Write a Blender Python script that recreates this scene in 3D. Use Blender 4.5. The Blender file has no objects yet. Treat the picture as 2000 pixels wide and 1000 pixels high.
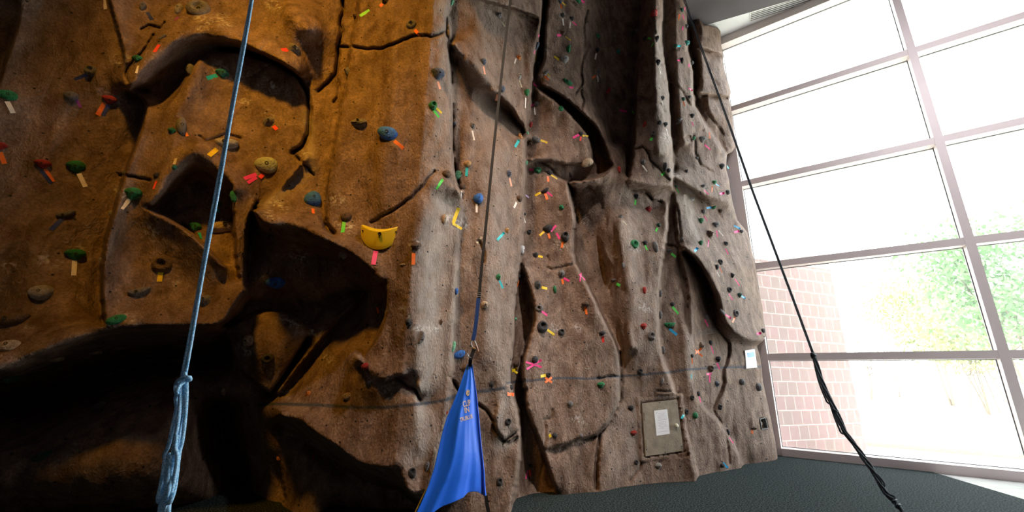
import bpy, bmesh, math, random
import numpy as np
from mathutils import Vector, Matrix, noise
random.seed(7)
SC = bpy.context.scene
COL = SC.collection
# ------------------------------------------------------------------ camera
FPX = 811.0                       # focal length in pixels of the 2000 x 1000 photograph
EYE = np.array([0.0, 0.0, 1.45])
_z = np.array([48.0, 2808.0, -FPX]); _z /= np.linalg.norm(_z)
_f = np.array([0.0, 0.0, -1.0]); _fh = _f - _z * _f.dot(_z); _fh /= np.linalg.norm(_fh)
RW = np.array([np.cross(_fh, _z), _fh, _z])          # camera axes to world axes
cam_data = bpy.data.cameras.new('camera')
cam_data.sensor_width = 36.0
cam_data.lens = FPX / 2000.0 * 36.0
cam_data.clip_start = 0.05; cam_data.clip_end = 300
cam = bpy.data.objects.new('camera', cam_data)
m4 = Matrix.Identity(4)
for i in range(3):
    for j in range(3):
        m4[i][j] = RW[i][j]
    m4[i][3] = EYE[i]
cam.matrix_world = m4
COL.objects.link(cam); SC.camera = cam
# ------------------------------------------------------------------ colour management
SC.view_settings.view_transform = 'Standard'
SC.view_settings.look = 'None'
SC.view_settings.gamma = 1.0
SC.view_settings.use_curve_mapping = False
SC.view_settings.exposure = 0.2
# ------------------------------------------------------------------ sky, lamp and added fill lights
world = bpy.data.worlds.new('sky'); SC.world = world
world.use_nodes = True
bgn = world.node_tree.nodes['Background']
bgn.inputs['Color'].default_value = (0.93, 0.97, 1.0, 1)
bgn.inputs['Strength'].default_value = 8.2
def lamp(name, loc, target, power, col, size, spread=180):
    d = bpy.data.lights.new(name, 'AREA'); d.shape = 'DISK'; d.size = size
    d.energy = power; d.color = col; d.spread = math.radians(spread)
    o = bpy.data.objects.new(name, d); COL.objects.link(o)
    o.location = loc
    o.rotation_euler = (Vector(target) - Vector(loc)).to_track_quat('-Z', 'Y').to_euler()
    return o
lamp('high_bay_lamp', (-2.3, -0.9, 8.9), (-2.2, 4.2, 4.6), 50, (1.0, 0.46, 0.03), 0.7, 56)
lamp('gym_lamp', (3.4, -0.2, 9.9), (0.7, 5.6, 2.2), 38, (1.0, 0.92, 0.86), 0.5, 42)  # unseen fill, added to brighten column, gate and hatch
lamp('window_side_lamp', (5.2, 2.2, 9.9), (9.6, 6.6, 4.6), 170, (0.97, 0.92, 0.98), 1.0, 96)  # unseen fill, added because the window frames came out too dark
# ------------------------------------------------------------------ pixel helpers
def rays(px, py):
    px = np.asarray(px, float); py = np.asarray(py, float)
    c = np.stack([px - 1000.0, 500.0 - py, np.full_like(px, -FPX)], -1)
    return c @ RW.T
def on_z(px, py, z):
    r = rays(px, py); return EYE + r * ((z - EYE[2]) / r[2])
WC = np.array([5.50, 9.10, 0.0]); WS = np.array([0.80217, -0.59709, 0.0]); WN = np.array([0.59709, 0.80217, 0.0])
def on_win(px, py, t=0.0):
    r = rays(px, py); k = WN.dot(WC + WN * t - EYE) / WN.dot(r); return EYE + r * k
def depth_at(px, py, F):
    r = rays(px, py); return EYE + r * (F / r[..., 1:2] if r.ndim > 1 else F / r[1])
# ------------------------------------------------------------------ materials
MATS = {}
def mat(name, col, rough=0.6, metal=0.0, var=0.0, vscale=20.0, bump=0.0, bscale=60.0, spec=0.5, sheen=0.0):
    if name in MATS: return MATS[name]
    m = bpy.data.materials.new(name); m.use_nodes = True
    nt = m.node_tree; b = nt.nodes['Principled BSDF']
    b.inputs['Roughness'].default_value = rough; b.inputs['Metallic'].default_value = metal
    b.inputs['Specular IOR Level'].default_value = spec
    b.inputs['Sheen Weight'].default_value = sheen
    tc = nt.nodes.new('ShaderNodeTexCoord')
    nz = nt.nodes.new('ShaderNodeTexNoise'); nz.inputs['Scale'].default_value = vscale; nz.inputs['Detail'].default_value = 4
    nt.links.new(tc.outputs['Object'], nz.inputs['Vector'])
    rp = nt.nodes.new('ShaderNodeValToRGB')
    lo = [max(0, c * (1 - var)) for c in col]; hi = [min(1, c * (1 + var)) for c in col]
    rp.color_ramp.elements[0].position = 0.3; rp.color_ramp.elements[1].position = 0.7
    rp.color_ramp.elements[0].color = (*lo, 1); rp.color_ramp.elements[1].color = (*hi, 1)
    nt.links.new(nz.outputs['Fac'], rp.inputs['Fac']); nt.links.new(rp.outputs['Color'], b.inputs['Base Color'])
    if bump > 0:
        n2 = nt.nodes.new('ShaderNodeTexNoise'); n2.inputs['Scale'].default_value = bscale; n2.inputs['Detail'].default_value = 5
        nt.links.new(tc.outputs['Object'], n2.inputs['Vector'])
        bp = nt.nodes.new('ShaderNodeBump'); bp.inputs['Strength'].default_value = 1.0; bp.inputs['Distance'].default_value = bump
        nt.links.new(n2.outputs['Fac'], bp.inputs['Height']); nt.links.new(bp.outputs['Normal'], b.inputs['Normal'])
    MATS[name] = m
    return m
# ------------------------------------------------------------------ mesh helpers
def obj(name, me, material=None, parent=None, smooth=False):
    if isinstance(me, bmesh.types.BMesh):
        bm = me; me = bpy.data.meshes.new(name); bm.to_mesh(me); bm.free()
    if material is not None and len(me.materials) == 0: me.materials.append(material)
    if smooth:
        me.polygons.foreach_set('use_smooth', [True] * len(me.polygons))
    o = bpy.data.objects.new(name, me); COL.objects.link(o)
    if parent is not None: o.parent = parent
    return o
def tag(o, label=None, cat=None, group=None, kind=None):
    if label: o['label'] = label
    if cat: o['category'] = cat
    if group: o['group'] = group
    if kind: o['kind'] = kind
    return o
def thing(name, loc, label, cat, group=None):
    o = bpy.data.objects.new(name, None); COL.objects.link(o); o.location = loc; o.empty_display_size = 0.05
    return tag(o, label, cat, group)
def add_box(bm, c, hx, hy, hz, X=(1, 0, 0), Y=(0, 1, 0), Z=(0, 0, 1)):
    c = Vector(c); X = Vector(X); Y = Vector(Y); Z = Vector(Z)
    v = [bm.verts.new(c + X * (hx * a) + Y * (hy * b) + Z * (hz * d)) for a in (-1, 1) for b in (-1, 1) for d in (-1, 1)]
    for q in ((0, 1, 3, 2), (4, 6, 7, 5), (0, 4, 5, 1), (2, 3, 7, 6), (0, 2, 6, 4), (1, 5, 7, 3)):
        bm.faces.new([v[k] for k in q])
def wbox(bm, s0, s1, t0, t1, z0, z1):
    c = WC + WS * (s0 + s1) / 2 + WN * (t0 + t1) / 2
    add_box(bm, (c[0], c[1], (z0 + z1) / 2), abs(s1 - s0) / 2, abs(t1 - t0) / 2, abs(z1 - z0) / 2, tuple(WS), tuple(WN), (0, 0, 1))
def add_prism(bm, pts, z0, z1):
    a = [bm.verts.new((p[0], p[1], z0)) for p in pts]; b = [bm.verts.new((p[0], p[1], z1)) for p in pts]
    n = len(pts)
    bm.faces.new(list(reversed(a))); bm.faces.new(b)
    for i in range(n): bm.faces.new([a[i], a[(i + 1) % n], b[(i + 1) % n], b[i]])
    bmesh.ops.recalc_face_normals(bm, faces=bm.faces)
def add_tube(bm, pts, r, seg=8, closed=False, caps=True):
    pts = [Vector(p) for p in pts]; n = len(pts)
    rr = r if hasattr(r, '__len__') else [r] * n
    rings = []; up = Vector((0.13, 0.31, 0.94)).normalized(); prev = None
    for i, p in enumerate(pts):
        if closed: t = pts[(i + 1) % n] - pts[i - 1]
        else: t = pts[min(i + 1, n - 1)] - pts[max(i - 1, 0)]
        t.normalize()
        if prev is None:
            u = t.cross(up)
            if u.length < 0.05: u = t.cross(Vector((1, 0, 0)))
        else:
            u = prev - t * prev.dot(t)
        u.normalize(); prev = u; w = t.cross(u)
        rings.append([bm.verts.new(p + (u * math.cos(a) + w * math.sin(a)) * rr[i]) for a in [2 * math.pi * k / seg for k in range(seg)]])
    for i in range(n if closed else n - 1):
        A = rings[i]; B = rings[(i + 1) % n]
        for k in range(seg): bm.faces.new([A[k], A[(k + 1) % seg], B[(k + 1) % seg], B[k]])
    if caps and not closed:
        bm.faces.new(list(reversed(rings[0]))); bm.faces.new(rings[-1])
# ------------------------------------------------------------------ room shell
def struct(name, bm, m): return tag(obj(name, bm, m), kind='structure')
M_PLASTER = mat('plaster', (0.35, 0.33, 0.30), 0.8, var=0.06, vscale=2)
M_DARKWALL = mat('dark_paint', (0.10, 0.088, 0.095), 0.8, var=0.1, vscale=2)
M_CEIL = mat('white_ceiling', (0.88, 0.89, 0.90), 0.8, var=0.03, vscale=2)
M_FRAME = mat('window_frame_paint', (0.74, 0.66, 0.64), 0.45, var=0.03, vscale=3)
M_WHITE = mat('white_metal', (0.80, 0.80, 0.78), 0.5)
CEIL = 10.28
def xy(p): return (p[0], p[1])
W0 = WC - WS * 0.9; W1 = WC + WS * 24.0
bm = bmesh.new(); add_prism(bm, [(-10.2, 10.6), xy(W0 + WN * 0.55), xy(W1 + WN * 0.3), (-10.2, xy(W1)[1])], CEIL, CEIL + 0.25); struct('ceiling', bm, M_CEIL)
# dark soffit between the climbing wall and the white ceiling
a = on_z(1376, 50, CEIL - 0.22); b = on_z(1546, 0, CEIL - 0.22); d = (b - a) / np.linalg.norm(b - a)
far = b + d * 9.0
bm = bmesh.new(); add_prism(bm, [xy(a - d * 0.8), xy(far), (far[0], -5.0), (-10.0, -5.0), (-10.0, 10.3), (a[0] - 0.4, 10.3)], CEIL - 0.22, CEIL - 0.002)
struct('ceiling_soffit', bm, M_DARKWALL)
bm = bmesh.new(); add_prism(bm, [(-10.2, 10.3), (5.0, 10.3), (5.0, 10.6), (-10.2, 10.6)], -0.2, CEIL); struct('wall_north', bm, M_DARKWALL)
bm = bmesh.new(); add_prism(bm, [(-10.3, -5.3), (-10.0, -5.3), (-10.0, 10.6), (-10.3, 10.6)], -0.2, CEIL); struct('wall_west', bm, M_DARKWALL)
bm = bmesh.new(); add_prism(bm, [(-10.3, W1[1]), (W1[0], W1[1]), (W1[0], W1[1] - 0.3), (-10.3, W1[1] - 0.3)], -0.2, CEIL); struct('wall_south', bm, M_DARKWALL)
bm = bmesh.new(); wbox(bm, -1.2, -0.30, 0.02, 0.45, -0.2, CEIL); wbox(bm, 10.3, 24.0, 0.0, 0.3, -0.2, CEIL)
wbox(bm, -0.3, 10.3, 0.0, 0.3, -0.2, 0.0)
struct('wall_east', bm, M_PLASTER)
# floor: pale tile slab with the dark carpet on it
bm = bmesh.new(); add_prism(bm, [(-10.0, 10.3), xy(W0 + WN * 0.02), xy(W1), (-10.0, xy(W1)[1])], -0.2, -0.012)
mt = mat('floor_tile', (0.62, 0.64, 0.63), 0.25, var=0.04, vscale=3)
nt = mt.node_tree; br = nt.nodes.new('ShaderNodeTexBrick'); br.offset = 0.0
br.inputs['Scale'].default_value = 1.0; br.inputs['Brick Width'].default_value = 0.45; br.inputs['Row Height'].default_value = 0.45; br.inputs['Mortar Size'].default_value = 0.006
br.inputs['Color1'].default_value = (0.62, 0.64, 0.63, 1); br.inputs['Color2'].default_value = (0.57, 0.59, 0.58, 1); br.inputs['Mortar'].default_value = (0.35, 0.36, 0.36, 1)
tcn = [n for n in nt.nodes if n.type == 'TEX_COORD'][0]
nt.links.new(tcn.outputs['Object'], br.inputs['Vector']); nt.links.new(br.outputs['Color'], nt.nodes['Principled BSDF'].inputs['Base Color'])
struct('floor', bm, mt)
e0 = on_z(1822, 922, 0.0); e1 = on_z(2000, 975, 0.0); de = (e1 - e0) / np.linalg.norm(e1 - e0)
bm = bmesh.new()
add_prism(bm, [(-10.0, 10.3), xy(W0 + WN * 0.02), xy(WC), xy(e0), xy(e0 + de * 6), (e0[0] + de[0] * 6 - 4, W1[1]), (-10.0, W1[1])], -0.012, 0.0)
mc = mat('carpet', (0.05, 0.06, 0.062), 0.95, var=0.0, bump=0.006, bscale=160, spec=0.1)
nt = mc.node_tree; rp = [n for n in nt.nodes if n.type == 'VALTORGB'][0]; nz = [n for n in nt.nodes if n.type == 'TEX_NOISE' and abs(n.inputs['Scale'].default_value - 20) < 0.1][0]
nz.inputs['Scale'].default_value = 55; nz.inputs['Detail'].default_value = 3
rp.color_ramp.elements[0].color = (0.004, 0.008, 0.0085, 1); rp.color_ramp.elements[1].color = (0.075, 0.098, 0.10, 1)
rp.color_ramp.elements[0].position = 0.44; rp.color_ramp.elements[1].position = 0.62
struct('floor_carpet', bm, mc)
# ------------------------------------------------------------------ windows
SILL, HEAD, GT = 0.14, 10.05, 0.24
LEV = [2.0, 4.0, 6.06, 8.15]; BAY = [0.0, 3.41, 6.82, 10.23]
mg = bpy.data.materials.new('window_glass'); mg.use_nodes = True
nt = mg.node_tree; nt.nodes.clear()
out = nt.nodes.new('ShaderNodeOutputMaterial'); tr = nt.nodes.new('ShaderNodeBsdfTransparent'); tr.inputs[0].default_value = (0.97, 0.985, 0.98, 1)
tl = nt.nodes.new('ShaderNodeBsdfTranslucent'); tl.inputs[0].default_value = (0.9, 0.93, 0.93, 1)
gl = nt.nodes.new('ShaderNodeBsdfGlossy'); gl.inputs['Roughness'].default_value = 0.02
mx = nt.nodes.new('ShaderNodeMixShader'); mx.inputs[0].default_value = 0.036  # translucent share imitates a veil of glare over the panes
m2 = nt.nodes.new('ShaderNodeMixShader'); m2.inputs[0].default_value = 0.04
nt.links.new(tr.outputs[0], mx.inputs[1]); nt.links.new(tl.outputs[0], mx.inputs[2])
nt.links.new(mx.outputs[0], m2.inputs[1]); nt.links.new(gl.outputs[0], m2.inputs[2]); nt.links.new(m2.outputs[0], out.inputs[0])
for k in range(3):
    s0, s1 = BAY[k], BAY[k + 1]
    a0 = 0.0 if k == 0 else 0.065; a1 = 0.065
    fr = bmesh.new()
    if k == 0:
        wbox(fr, -0.34, 0.0, -0.02, 0.30, -0.01, HEAD + 0.23)
    wbox(fr, s1 - 0.065, s1 + 0.065, 0.0, 0.30, SILL, HEAD)
    e0_ = s0 + a0; e1_ = s1 - a1
    wbox(fr, e0_ - (0 if k == 0 else 0.13), e1_ + 0.13, -0.06, 0.30, -0.01, SILL)
    wbox(fr, e0_ - (0 if k == 0 else 0.13), e1_ + 0.13, -0.03, 0.30, HEAD, CEIL)
    for z in LEV: wbox(fr, e0_, e1_, 0.01, 0.29, z - 0.14, z)
    w = obj('window_%d' % (k + 1), fr, M_FRAME); tag(w, kind='structure')
    gb = bmesh.new()
    zs = [SILL] + LEV + [HEAD]
    for i in range(5):
        lo = zs[i]; hi = zs[i + 1] - (0.14 if i < 4 else 0)
        wbox(gb, e0_, e1_, GT - 0.004, GT + 0.004, lo, hi)
    obj('glass', gb, mg, w)
    bb = bmesh.new()                     # slim pale beads that hold the panes
    for i in range(5):
        lo = zs[i]; hi = zs[i + 1] - (0.14 if i < 4 else 0)
        wbox(bb, e0_, e0_ + 0.011, GT - 0.03, GT - 0.005, lo, hi); wbox(bb, e1_ - 0.011, e1_, GT - 0.03, GT - 0.005, lo, hi)
        wbox(bb, e0_ + 0.011, e1_ - 0.011, GT - 0.03, GT - 0.005, hi - 0.011, hi); wbox(bb, e0_ + 0.011, e1_ - 0.011, GT - 0.03, GT - 0.005, lo, lo + 0.011)
    obj('glazing_bead', bb, mat('dark_gasket', (0.12, 0.13, 0.14), 0.5), w)
# linear air diffuser in the ceiling
p0 = on_z(1466, 33, CEIL); p1 = on_z(1570, 0, CEIL)
L = float(np.linalg.norm(p1 - p0)) * 1.4; mid = p0 + (p1 - p0) * 0.7
dv = (p1 - p0) / np.linalg.norm(p1 - p0); nv = np.array([-dv[1], dv[0], 0])
t = thing('air_vent', (mid[0], mid[1], CEIL - 0.004), 'long white slotted air vent in the ceiling beside the window head', 'air vent')
bm = bmesh.new()
for s in (-1, 1): add_box(bm, tuple(nv * 0.15 * s), L / 2, 0.02, 0.008, tuple(dv), tuple(nv))
for s in (-1, 1): add_box(bm, tuple(dv * (L / 2 + 0.015) * s), 0.015, 0.17, 0.008, tuple(dv), tuple(nv))
obj('vent_frame', bm, M_WHITE, t)
bm = bmesh.new()
for i in range(4): add_box(bm, tuple(nv * (-0.09 + 0.06 * i)), L / 2, 0.012, 0.006, tuple(dv), tuple(nv))
obj('vent_slats', bm, M_WHITE, t)
bm = bmesh.new(); add_box(bm, (0, 0, 0.001), L / 2, 0.13, 0.0015, tuple(dv), tuple(nv)); obj('duct_opening', bm, M_DARKWALL, t)
# ------------------------------------------------------------------ outdoors
GZ = -0.15
def ground(name, pts, z0, z1, m):
    bm = bmesh.new(); add_prism(bm, pts, z0, z1); return tag(obj(name, bm, m), kind='structure')
def wp(s, t): p = WC + WS * s + WN * t; return (p[0], p[1])
M_LAWN = mat('lawn', (0.20, 0.27, 0.06), 0.95, var=0.25, vscale=3)
M_DRY = mat('dry_lawn', (0.78, 0.75, 0.60), 0.95, var=0.10, vscale=0.8)
M_CONC = mat('concrete', (0.82, 0.81, 0.78), 0.9, var=0.05, vscale=4)
M_GRAV = mat('gravel', (0.5, 0.47, 0.43), 0.95, var=0.5, vscale=18, bump=0.04, bscale=16)
ground('ground_lawn', [wp(-30, 0.5), wp(60, 0.5), wp(60, 110), wp(-30, 110)], GZ - 0.3, GZ - 0.02, M_DRY)
ground('ground_gravel', [wp(-0.6, 0.46), wp(30, 0.46), wp(30, 1.6), wp(-0.6, 1.6)], GZ - 0.1, GZ, M_GRAV)
ground('ground_path', [wp(1.2, 1.6), wp(30, 1.6), wp(30, 4.2), wp(1.2, 4.2)], GZ - 0.1, GZ + 0.02, M_CONC)
ground('ground_turf_edge', [wp(1.2, 4.2), wp(30, 4.2), wp(30, 5.1), wp(1.2, 5.1)], GZ - 0.1, GZ + 0.03, M_LAWN)
# brick pier
mb = mat('pier_brick', (0.5, 0.3, 0.25), 0.85)
nt = mb.node_tree; br = nt.nodes.new('ShaderNodeTexBrick'); br.inputs['Scale'].default_value = 1.0
br.inputs['Brick Width'].default_value = 0.30; br.inputs['Row Height'].default_value = 0.31; br.inputs['Mortar Size'].default_value = 0.008
br.inputs['Color1'].default_value = (0.36, 0.22, 0.21, 1); br.inputs['Color2'].default_value = (0.29, 0.21, 0.185, 1); br.inputs['Mortar'].default_value = (0.6, 0.55, 0.5, 1)
tcn = [n for n in nt.nodes if n.type == 'TEX_COORD'][0]
nt.links.new(tcn.outputs['UV'], br.inputs['Vector']); nt.links.new(br.outputs['Color'], nt.nodes['Principled BSDF'].inputs['Base Color'])
b0 = np.array([5.62, 9.62]); b1 = on_z(1694, 884, GZ)[:2]; db = (b1 - b0) / np.linalg.norm(b1 - b0); nb = np.array([-db[1], db[0]])
bm = bmesh.new(); add_prism(bm, [tuple(b0), tuple(b1), tuple(b1 + nb * 0.9), tuple(b0 + nb * 0.9)], GZ - 0.1, 4.3)
uvl = bm.loops.layers.uv.new('UVMap')
for f in bm.faces:
    for l in f.loops:
        c = l.vert.co; l[uvl].uv = ((c.x - b0[0]) * db[0] + (c.y - b0[1]) * db[1] + ((c.x - b0[0]) * nb[0] + (c.y - b0[1]) * nb[1]), c.z + 0.12)
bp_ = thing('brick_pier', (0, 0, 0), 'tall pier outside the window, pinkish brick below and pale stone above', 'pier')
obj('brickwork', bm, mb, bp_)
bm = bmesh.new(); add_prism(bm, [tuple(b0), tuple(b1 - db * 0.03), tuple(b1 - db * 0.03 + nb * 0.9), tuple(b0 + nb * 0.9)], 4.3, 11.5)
obj('stone_facing', bm, mat('pale_stone', (0.80, 0.79, 0.77), 0.8, var=0.04, vscale=3), bp_)  # upper pier coloured pale to imitate washed-out glare
# trees outdoors
M_BARK = mat('bark', (0.22, 0.17, 0.13), 0.9, var=0.3)
def tree(px, py, dist, h, cw, trunks, leafn, leafcol, label, name='tree', stakes=0, lean=0.5, base=0.35, lsize=0.09):
    r = rays(px, py); d = r / r[1]; P = EYE + d * dist; P[2] = GZ
    root = thing(name, tuple(P), label, 'tree', 'trees on the lawn outside')
    rnd = random.Random(int(px * 7 + dist))
    bm = bmesh.new(); tips = []
    for k in range(trunks):
        a = rnd.uniform(0, 6.28); q = Vector((0.08 * math.cos(a) * (trunks > 1), 0.08 * math.sin(a) * (trunks > 1), 0)); pts = [q.copy()]; rr = [0.016 * h / max(1, trunks ** 0.5)]
        dirv = Vector((math.cos(a) * 0.12 * (trunks > 1), math.sin(a) * 0.12 * (trunks > 1), 1))
        for i in range(7):
            dirv += Vector((rnd.uniform(-.08, .08), rnd.uniform(-.08, .08), 0)); q = q + dirv.normalized() * h * 0.11; pts.append(q.copy()); rr.append(rr[0] * (1 - 0.12 * (i + 1)))
            if i >= 2:
                for _ in range(4):
                    aa = rnd.uniform(0, 6.28); v = Vector((math.cos(aa), math.sin(aa), rnd.uniform(0.3, 1.1))).normalized(); L_ = cw * rnd.uniform(0.25, 0.5)
                    mid_ = q + v * L_ * 0.5 + Vector((0, 0, 0.04 * h)); e = q + v * L_ + Vector((0, 0, 0.06 * h))
                    add_tube(bm, [q, mid_, e], [rr[-1] * 0.5, rr[-1] * 0.3, 0.004], 5); tips += [mid_, e]
                    for _ in range(3):
                        aa = rnd.uniform(0, 6.28); v2 = Vector((math.cos(aa), math.sin(aa), rnd.uniform(-0.2, 1))) * L_ * 0.4
                        add_tube(bm, [mid_, mid_ + v2], [rr[-1] * 0.22, 0.003], 4); tips.append(mid_ + v2)
        add_tube(bm, pts, rr, 8)
    obj('trunk', bm, M_BARK, root, True)
    bm = bmesh.new()
    for _ in range(leafn):
        t_ = rnd.choice(tips); c = t_ + Vector((rnd.gauss(0, 1), rnd.gauss(0, 1), rnd.gauss(0, 0.8))) * cw * 0.10
        c.z = max(c.z, base * h * rnd.uniform(0.9, 1.1))
        n = Vector((rnd.gauss(0, 1), rnd.gauss(0, 1), rnd.gauss(0, 1))).normalized(); u = n.orthogonal().normalized(); w = n.cross(u)
        s = lsize * rnd.uniform(0.7, 1.3)
        bm.faces.new([bm.verts.new(c + u * s), bm.verts.new(c + w * s * 0.5), bm.verts.new(c - u * s), bm.verts.new(c - w * s * 0.5)])
    obj('foliage', bm, mat('leaves_' + leafcol, LEAF[leafcol], 0.6, var=0.35, vscale=1.5), root)
    for k in range(stakes):
        bm = bmesh.new(); a = k * 2.6 + 0.3; p = Vector((math.cos(a) * 0.9, math.sin(a) * 0.9, 0))
        add_tube(bm, [p, p * 0.25 + Vector((0, 0, h * 0.45))], 0.03, 6); obj('stake', bm, M_BARK, root)
    return root
LEAF = {'yellow_green': (0.34, 0.42, 0.14), 'green': (0.16, 0.34, 0.12), 'bronze': (0.5, 0.45, 0.38)}
tree(1925, 775, 24, 6.2, 4.6, 4, 5000, 'yellow_green', 'yellow green multi trunk tree with stakes on the lawn outside the window', stakes=3, base=0.36, lsize=0.11)
tree(2040, 760, 17, 8.5, 5.5, 2, 6500, 'green', 'dense bright green tree beyond the window mullion', base=0.18, lsize=0.13)
tree(1846, 735, 33, 9.5, 8, 3, 6000, 'yellow_green', 'large pale tree standing behind the staked tree outside', base=0.2, lsize=0.17)
tree(1690, 730, 42, 6.5, 6, 3, 1400, 'bronze', 'thin bare tree beside the brick pier on the far lawn', base=0.2, lsize=0.12)
tree(1745, 727, 48, 6.0, 5, 3, 1000, 'bronze', 'small sparse tree between the bare tree and the pale tree', base=0.2, lsize=0.12)
# ------------------------------------------------------------------ climbing wall: forward distance over the visible face
G = 2.5
GX0, GX1, GY0, GY1 = -350.0, 1545.0, -230.0, 1150.0
NX = int((GX1 - GX0) / G) + 1; NY = int((GY1 - GY0) / G) + 1
gx = GX0 + G * np.arange(NX); gy = GY0 + G * np.arange(NY)
PX, PY = np.meshgrid(gx, gy)
RAY = rays(PX, PY)
U = RAY[..., 0] / RAY[..., 1]
# plan of the wall: sideways / forward ratio against forward distance
BU = [-2.2, -1.5, -1.15, -0.8, -0.55, -0.40, -0.25, -0.12, -0.03, 0.03, 0.10, 0.20, 0.41, 0.55, 0.62, 0.8]
BF = [3.0, 3.5, 3.9, 4.25, 4.45, 4.45, 4.35, 4.75, 5.2, 5.6, 5.9, 6.2, 7.15, 8.3, 8.9, 9.2]
BASE = np.interp(U, BU, BF)
# curves: (points, A, B)  A = offset towards the viewer below / left of the curve, B = above / right of it
CV = []
def cv(pts, A, B=None): CV.append((pts, A, A if B is None else B))
# --- middle column, edge against the recessed panel
cv([(1062, -230), (1060, -60), (1058, 0), (1055, 60), (1043, 120), (1038, 180), (1030, 240), (1026, 300), (1024, 420), (1021, 470), (1014, 520), (1005, 600), (1002, 680), (996, 740), (1012, 810), (1017, 880), (1006, 960), (1001, 1000), (994, 1150)],
   [.30] * 18 + [.3], [-.25] * 19)
cv([(975, 280), (960, 420), (950, 560), (960, 700)], .22)
cv([(955, -200), (950, -60)], .2)
# seam beside the big buttress
cv([(884, -230), (882, -40), (880, 0), (874, 28), (882, 60), (878, 86)], .22, -.05)
cv([(878, 90), (881, 140), (884, 200), (885, 300), (890, 350), (904, 384)], .20, -.06)
cv([(905, 392), (897, 450), (893, 520), (889, 600), (884, 700), (879, 770), (866, 850), (850, 920), (841, 952)], [.14] * 4 + [.2, .25, .3, .35, .4], [.04, .02, .0, -.04, -.08, -.15, -.2, -.2, -.2])
cv([(836, -60), (834, 40), (830, 180), (840, 300)], .25)
cv([(862, -60), (860, 40), (858, 180), (868, 290)], .27)
cv([(830, 400), (812, 480), (806, 560), (812, 640), (822, 720), (815, 800), (820, 880)], .34)
# diagonal overhang on the middle wall
cv([(884, 84), (925, 124), (962, 167), (1000, 203), (1024, 250)], .22)
cv([(886, 120), (905, 157), (930, 187), (985, 213), (1010, 240), (1024, 262)], -.12)
cv([(1031, 265), (1005, 290), (975, 310)], .16)
# roof block at the top of the column
cv([(925, -6), (960, 6), (1005, 18), (1054, 36)], -.02, .30)
# deep groove and bulges of the upper recess
cv([(1068, -230), (1068, 0), (1061, 60), (1061, 110), (1047, 148)], -.55, .02)
cv([(1060, 168), (1095, 188), (1132, 218), (1165, 252), (1183, 290), (1192, 322)], -.30, .16)
cv([(1050, 172), (1085, 196), (1122, 232), (1150, 270), (1158, 318)], .10, -.30)
cv([(1028, 316), (1070, 314), (1110, 322), (1150, 320)], -.10, .10)
cv([(1112, 356), (1150, 350), (1180, 338), (1196, 322)], .22, -.28)
cv([(1109, 360), (1118, 395), (1124, 430), (1120, 470), (1124, 512)], .20, -.38)
cv([(1126, 516), (1150, 560), (1178, 620), (1203, 672), (1211, 730), (1209, 790), (1190, 828), (1169, 850)], [.28, .30, .30, .26, .22, .18, .15, .1], [-.42, -.42, -.36, -.16, -.05, 0, 0, 0])
cv([(1168, 856), (1166, 960)], .04, .10)
cv([(1060, 880), (1110, 866), (1165, 850)], -.05, .10)
# crease on the other side of the panel
cv([(1020, 518), (1037, 575), (1044, 620), (1030, 672), (1019, 722), (1030, 800), (1056, 870), (1085, 955)], [-.34] * 8, [.06, .08, .1, .1, .1, .12, .12, .1])
cv([(1017, 560), (1016, 640), (1010, 700)], -.30)
cv([(1022, 760), (1024, 850), (1040, 955)], -.42)
# dark concave wall left of the pillars
cv([(1210, -230), (1200, 0), (1190, 100), (1195, 220), (1200, 280)], -.30)
cv([(1140, -100), (1135, 60), (1145, 150)], -.05)
# pillar over the hatch
cv([(1262, -230), (1256, 0), (1250, 90), (1243, 150), (1240, 230), (1236, 300), (1228, 345)], -.16, .30)
cv([(1288, -230), (1284, 0), (1282, 100), (1286, 200), (1290, 300)], .70)
cv([(1298, -230), (1294, 0), (1292, 80), (1304, 170), (1309, 250), (1313, 330), (1313, 366)], [.58] * 7, [-.12] * 7)
# block at the pillar foot with its underside
cv([(1228, 350), (1262, 357), (1312, 362)], .42)
cv([(1232, 376), (1262, 382), (1288, 396), (1308, 372)], -.02)
cv([(1190, 330), (1206, 345), (1226, 352)], .20)
cv([(1180, 392), (1210, 400), (1226, 400)], .02)
# lower pillar
cv([(1303, 400), (1302, 460), (1290, 540), (1285, 620), (1292, 690), (1310, 740), (1328, 800), (1350, 880), (1362, 935), (1366, 1000)], [.36] * 10, [-.22, -.26, -.28, -.28, -.24, -.08, 0, .05, .05, .05])
cv([(1180, 560), (1168, 500), (1155, 440)], -.34)
cv([(1212, 430), (1224, 520), (1232, 600), (1236, 680)], .26)
cv([(1146, 365), (1170, 400), (1180, 430)], -.15)
# second ridge
cv([(1316, 378), (1322, 450), (1330, 500), (1343, 560), (1347, 620), (1350, 700), (1352, 745), (1372, 792), (1410, 832), (1448, 905), (1455, 1000)], [-.05, -.1, -.1, -.1, -.05, .1, .12, .14, .14, .16, .16], [.10, .12, .14, .14, .14, .02, 0, .0, -.06, -.10, -.1])
cv([(1334, 380), (1336, 440), (1338, 485)], .12)
# upper ridge beside the dark gap
cv([(1340, -230), (1342, 0), (1343, 90), (1352, 130), (1356, 200), (1362, 215), (1378, 245), (1398, 272), (1416, 300)], [.30] * 9, [-.45, -.45, -.45, -.42, -.30, -.25, -.12, -.1, -.1])
cv([(1325, -100), (1324, 60), (1328, 180), (1340, 280)], .26)
cv([(1372, -60), (1372, 60), (1375, 160), (1400, 230)], .14)
cv([(1362, 92), (1408, 106)], -.06, .16)
cv([(1362, 183), (1392, 186), (1422, 190)], -.10, .20)
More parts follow.
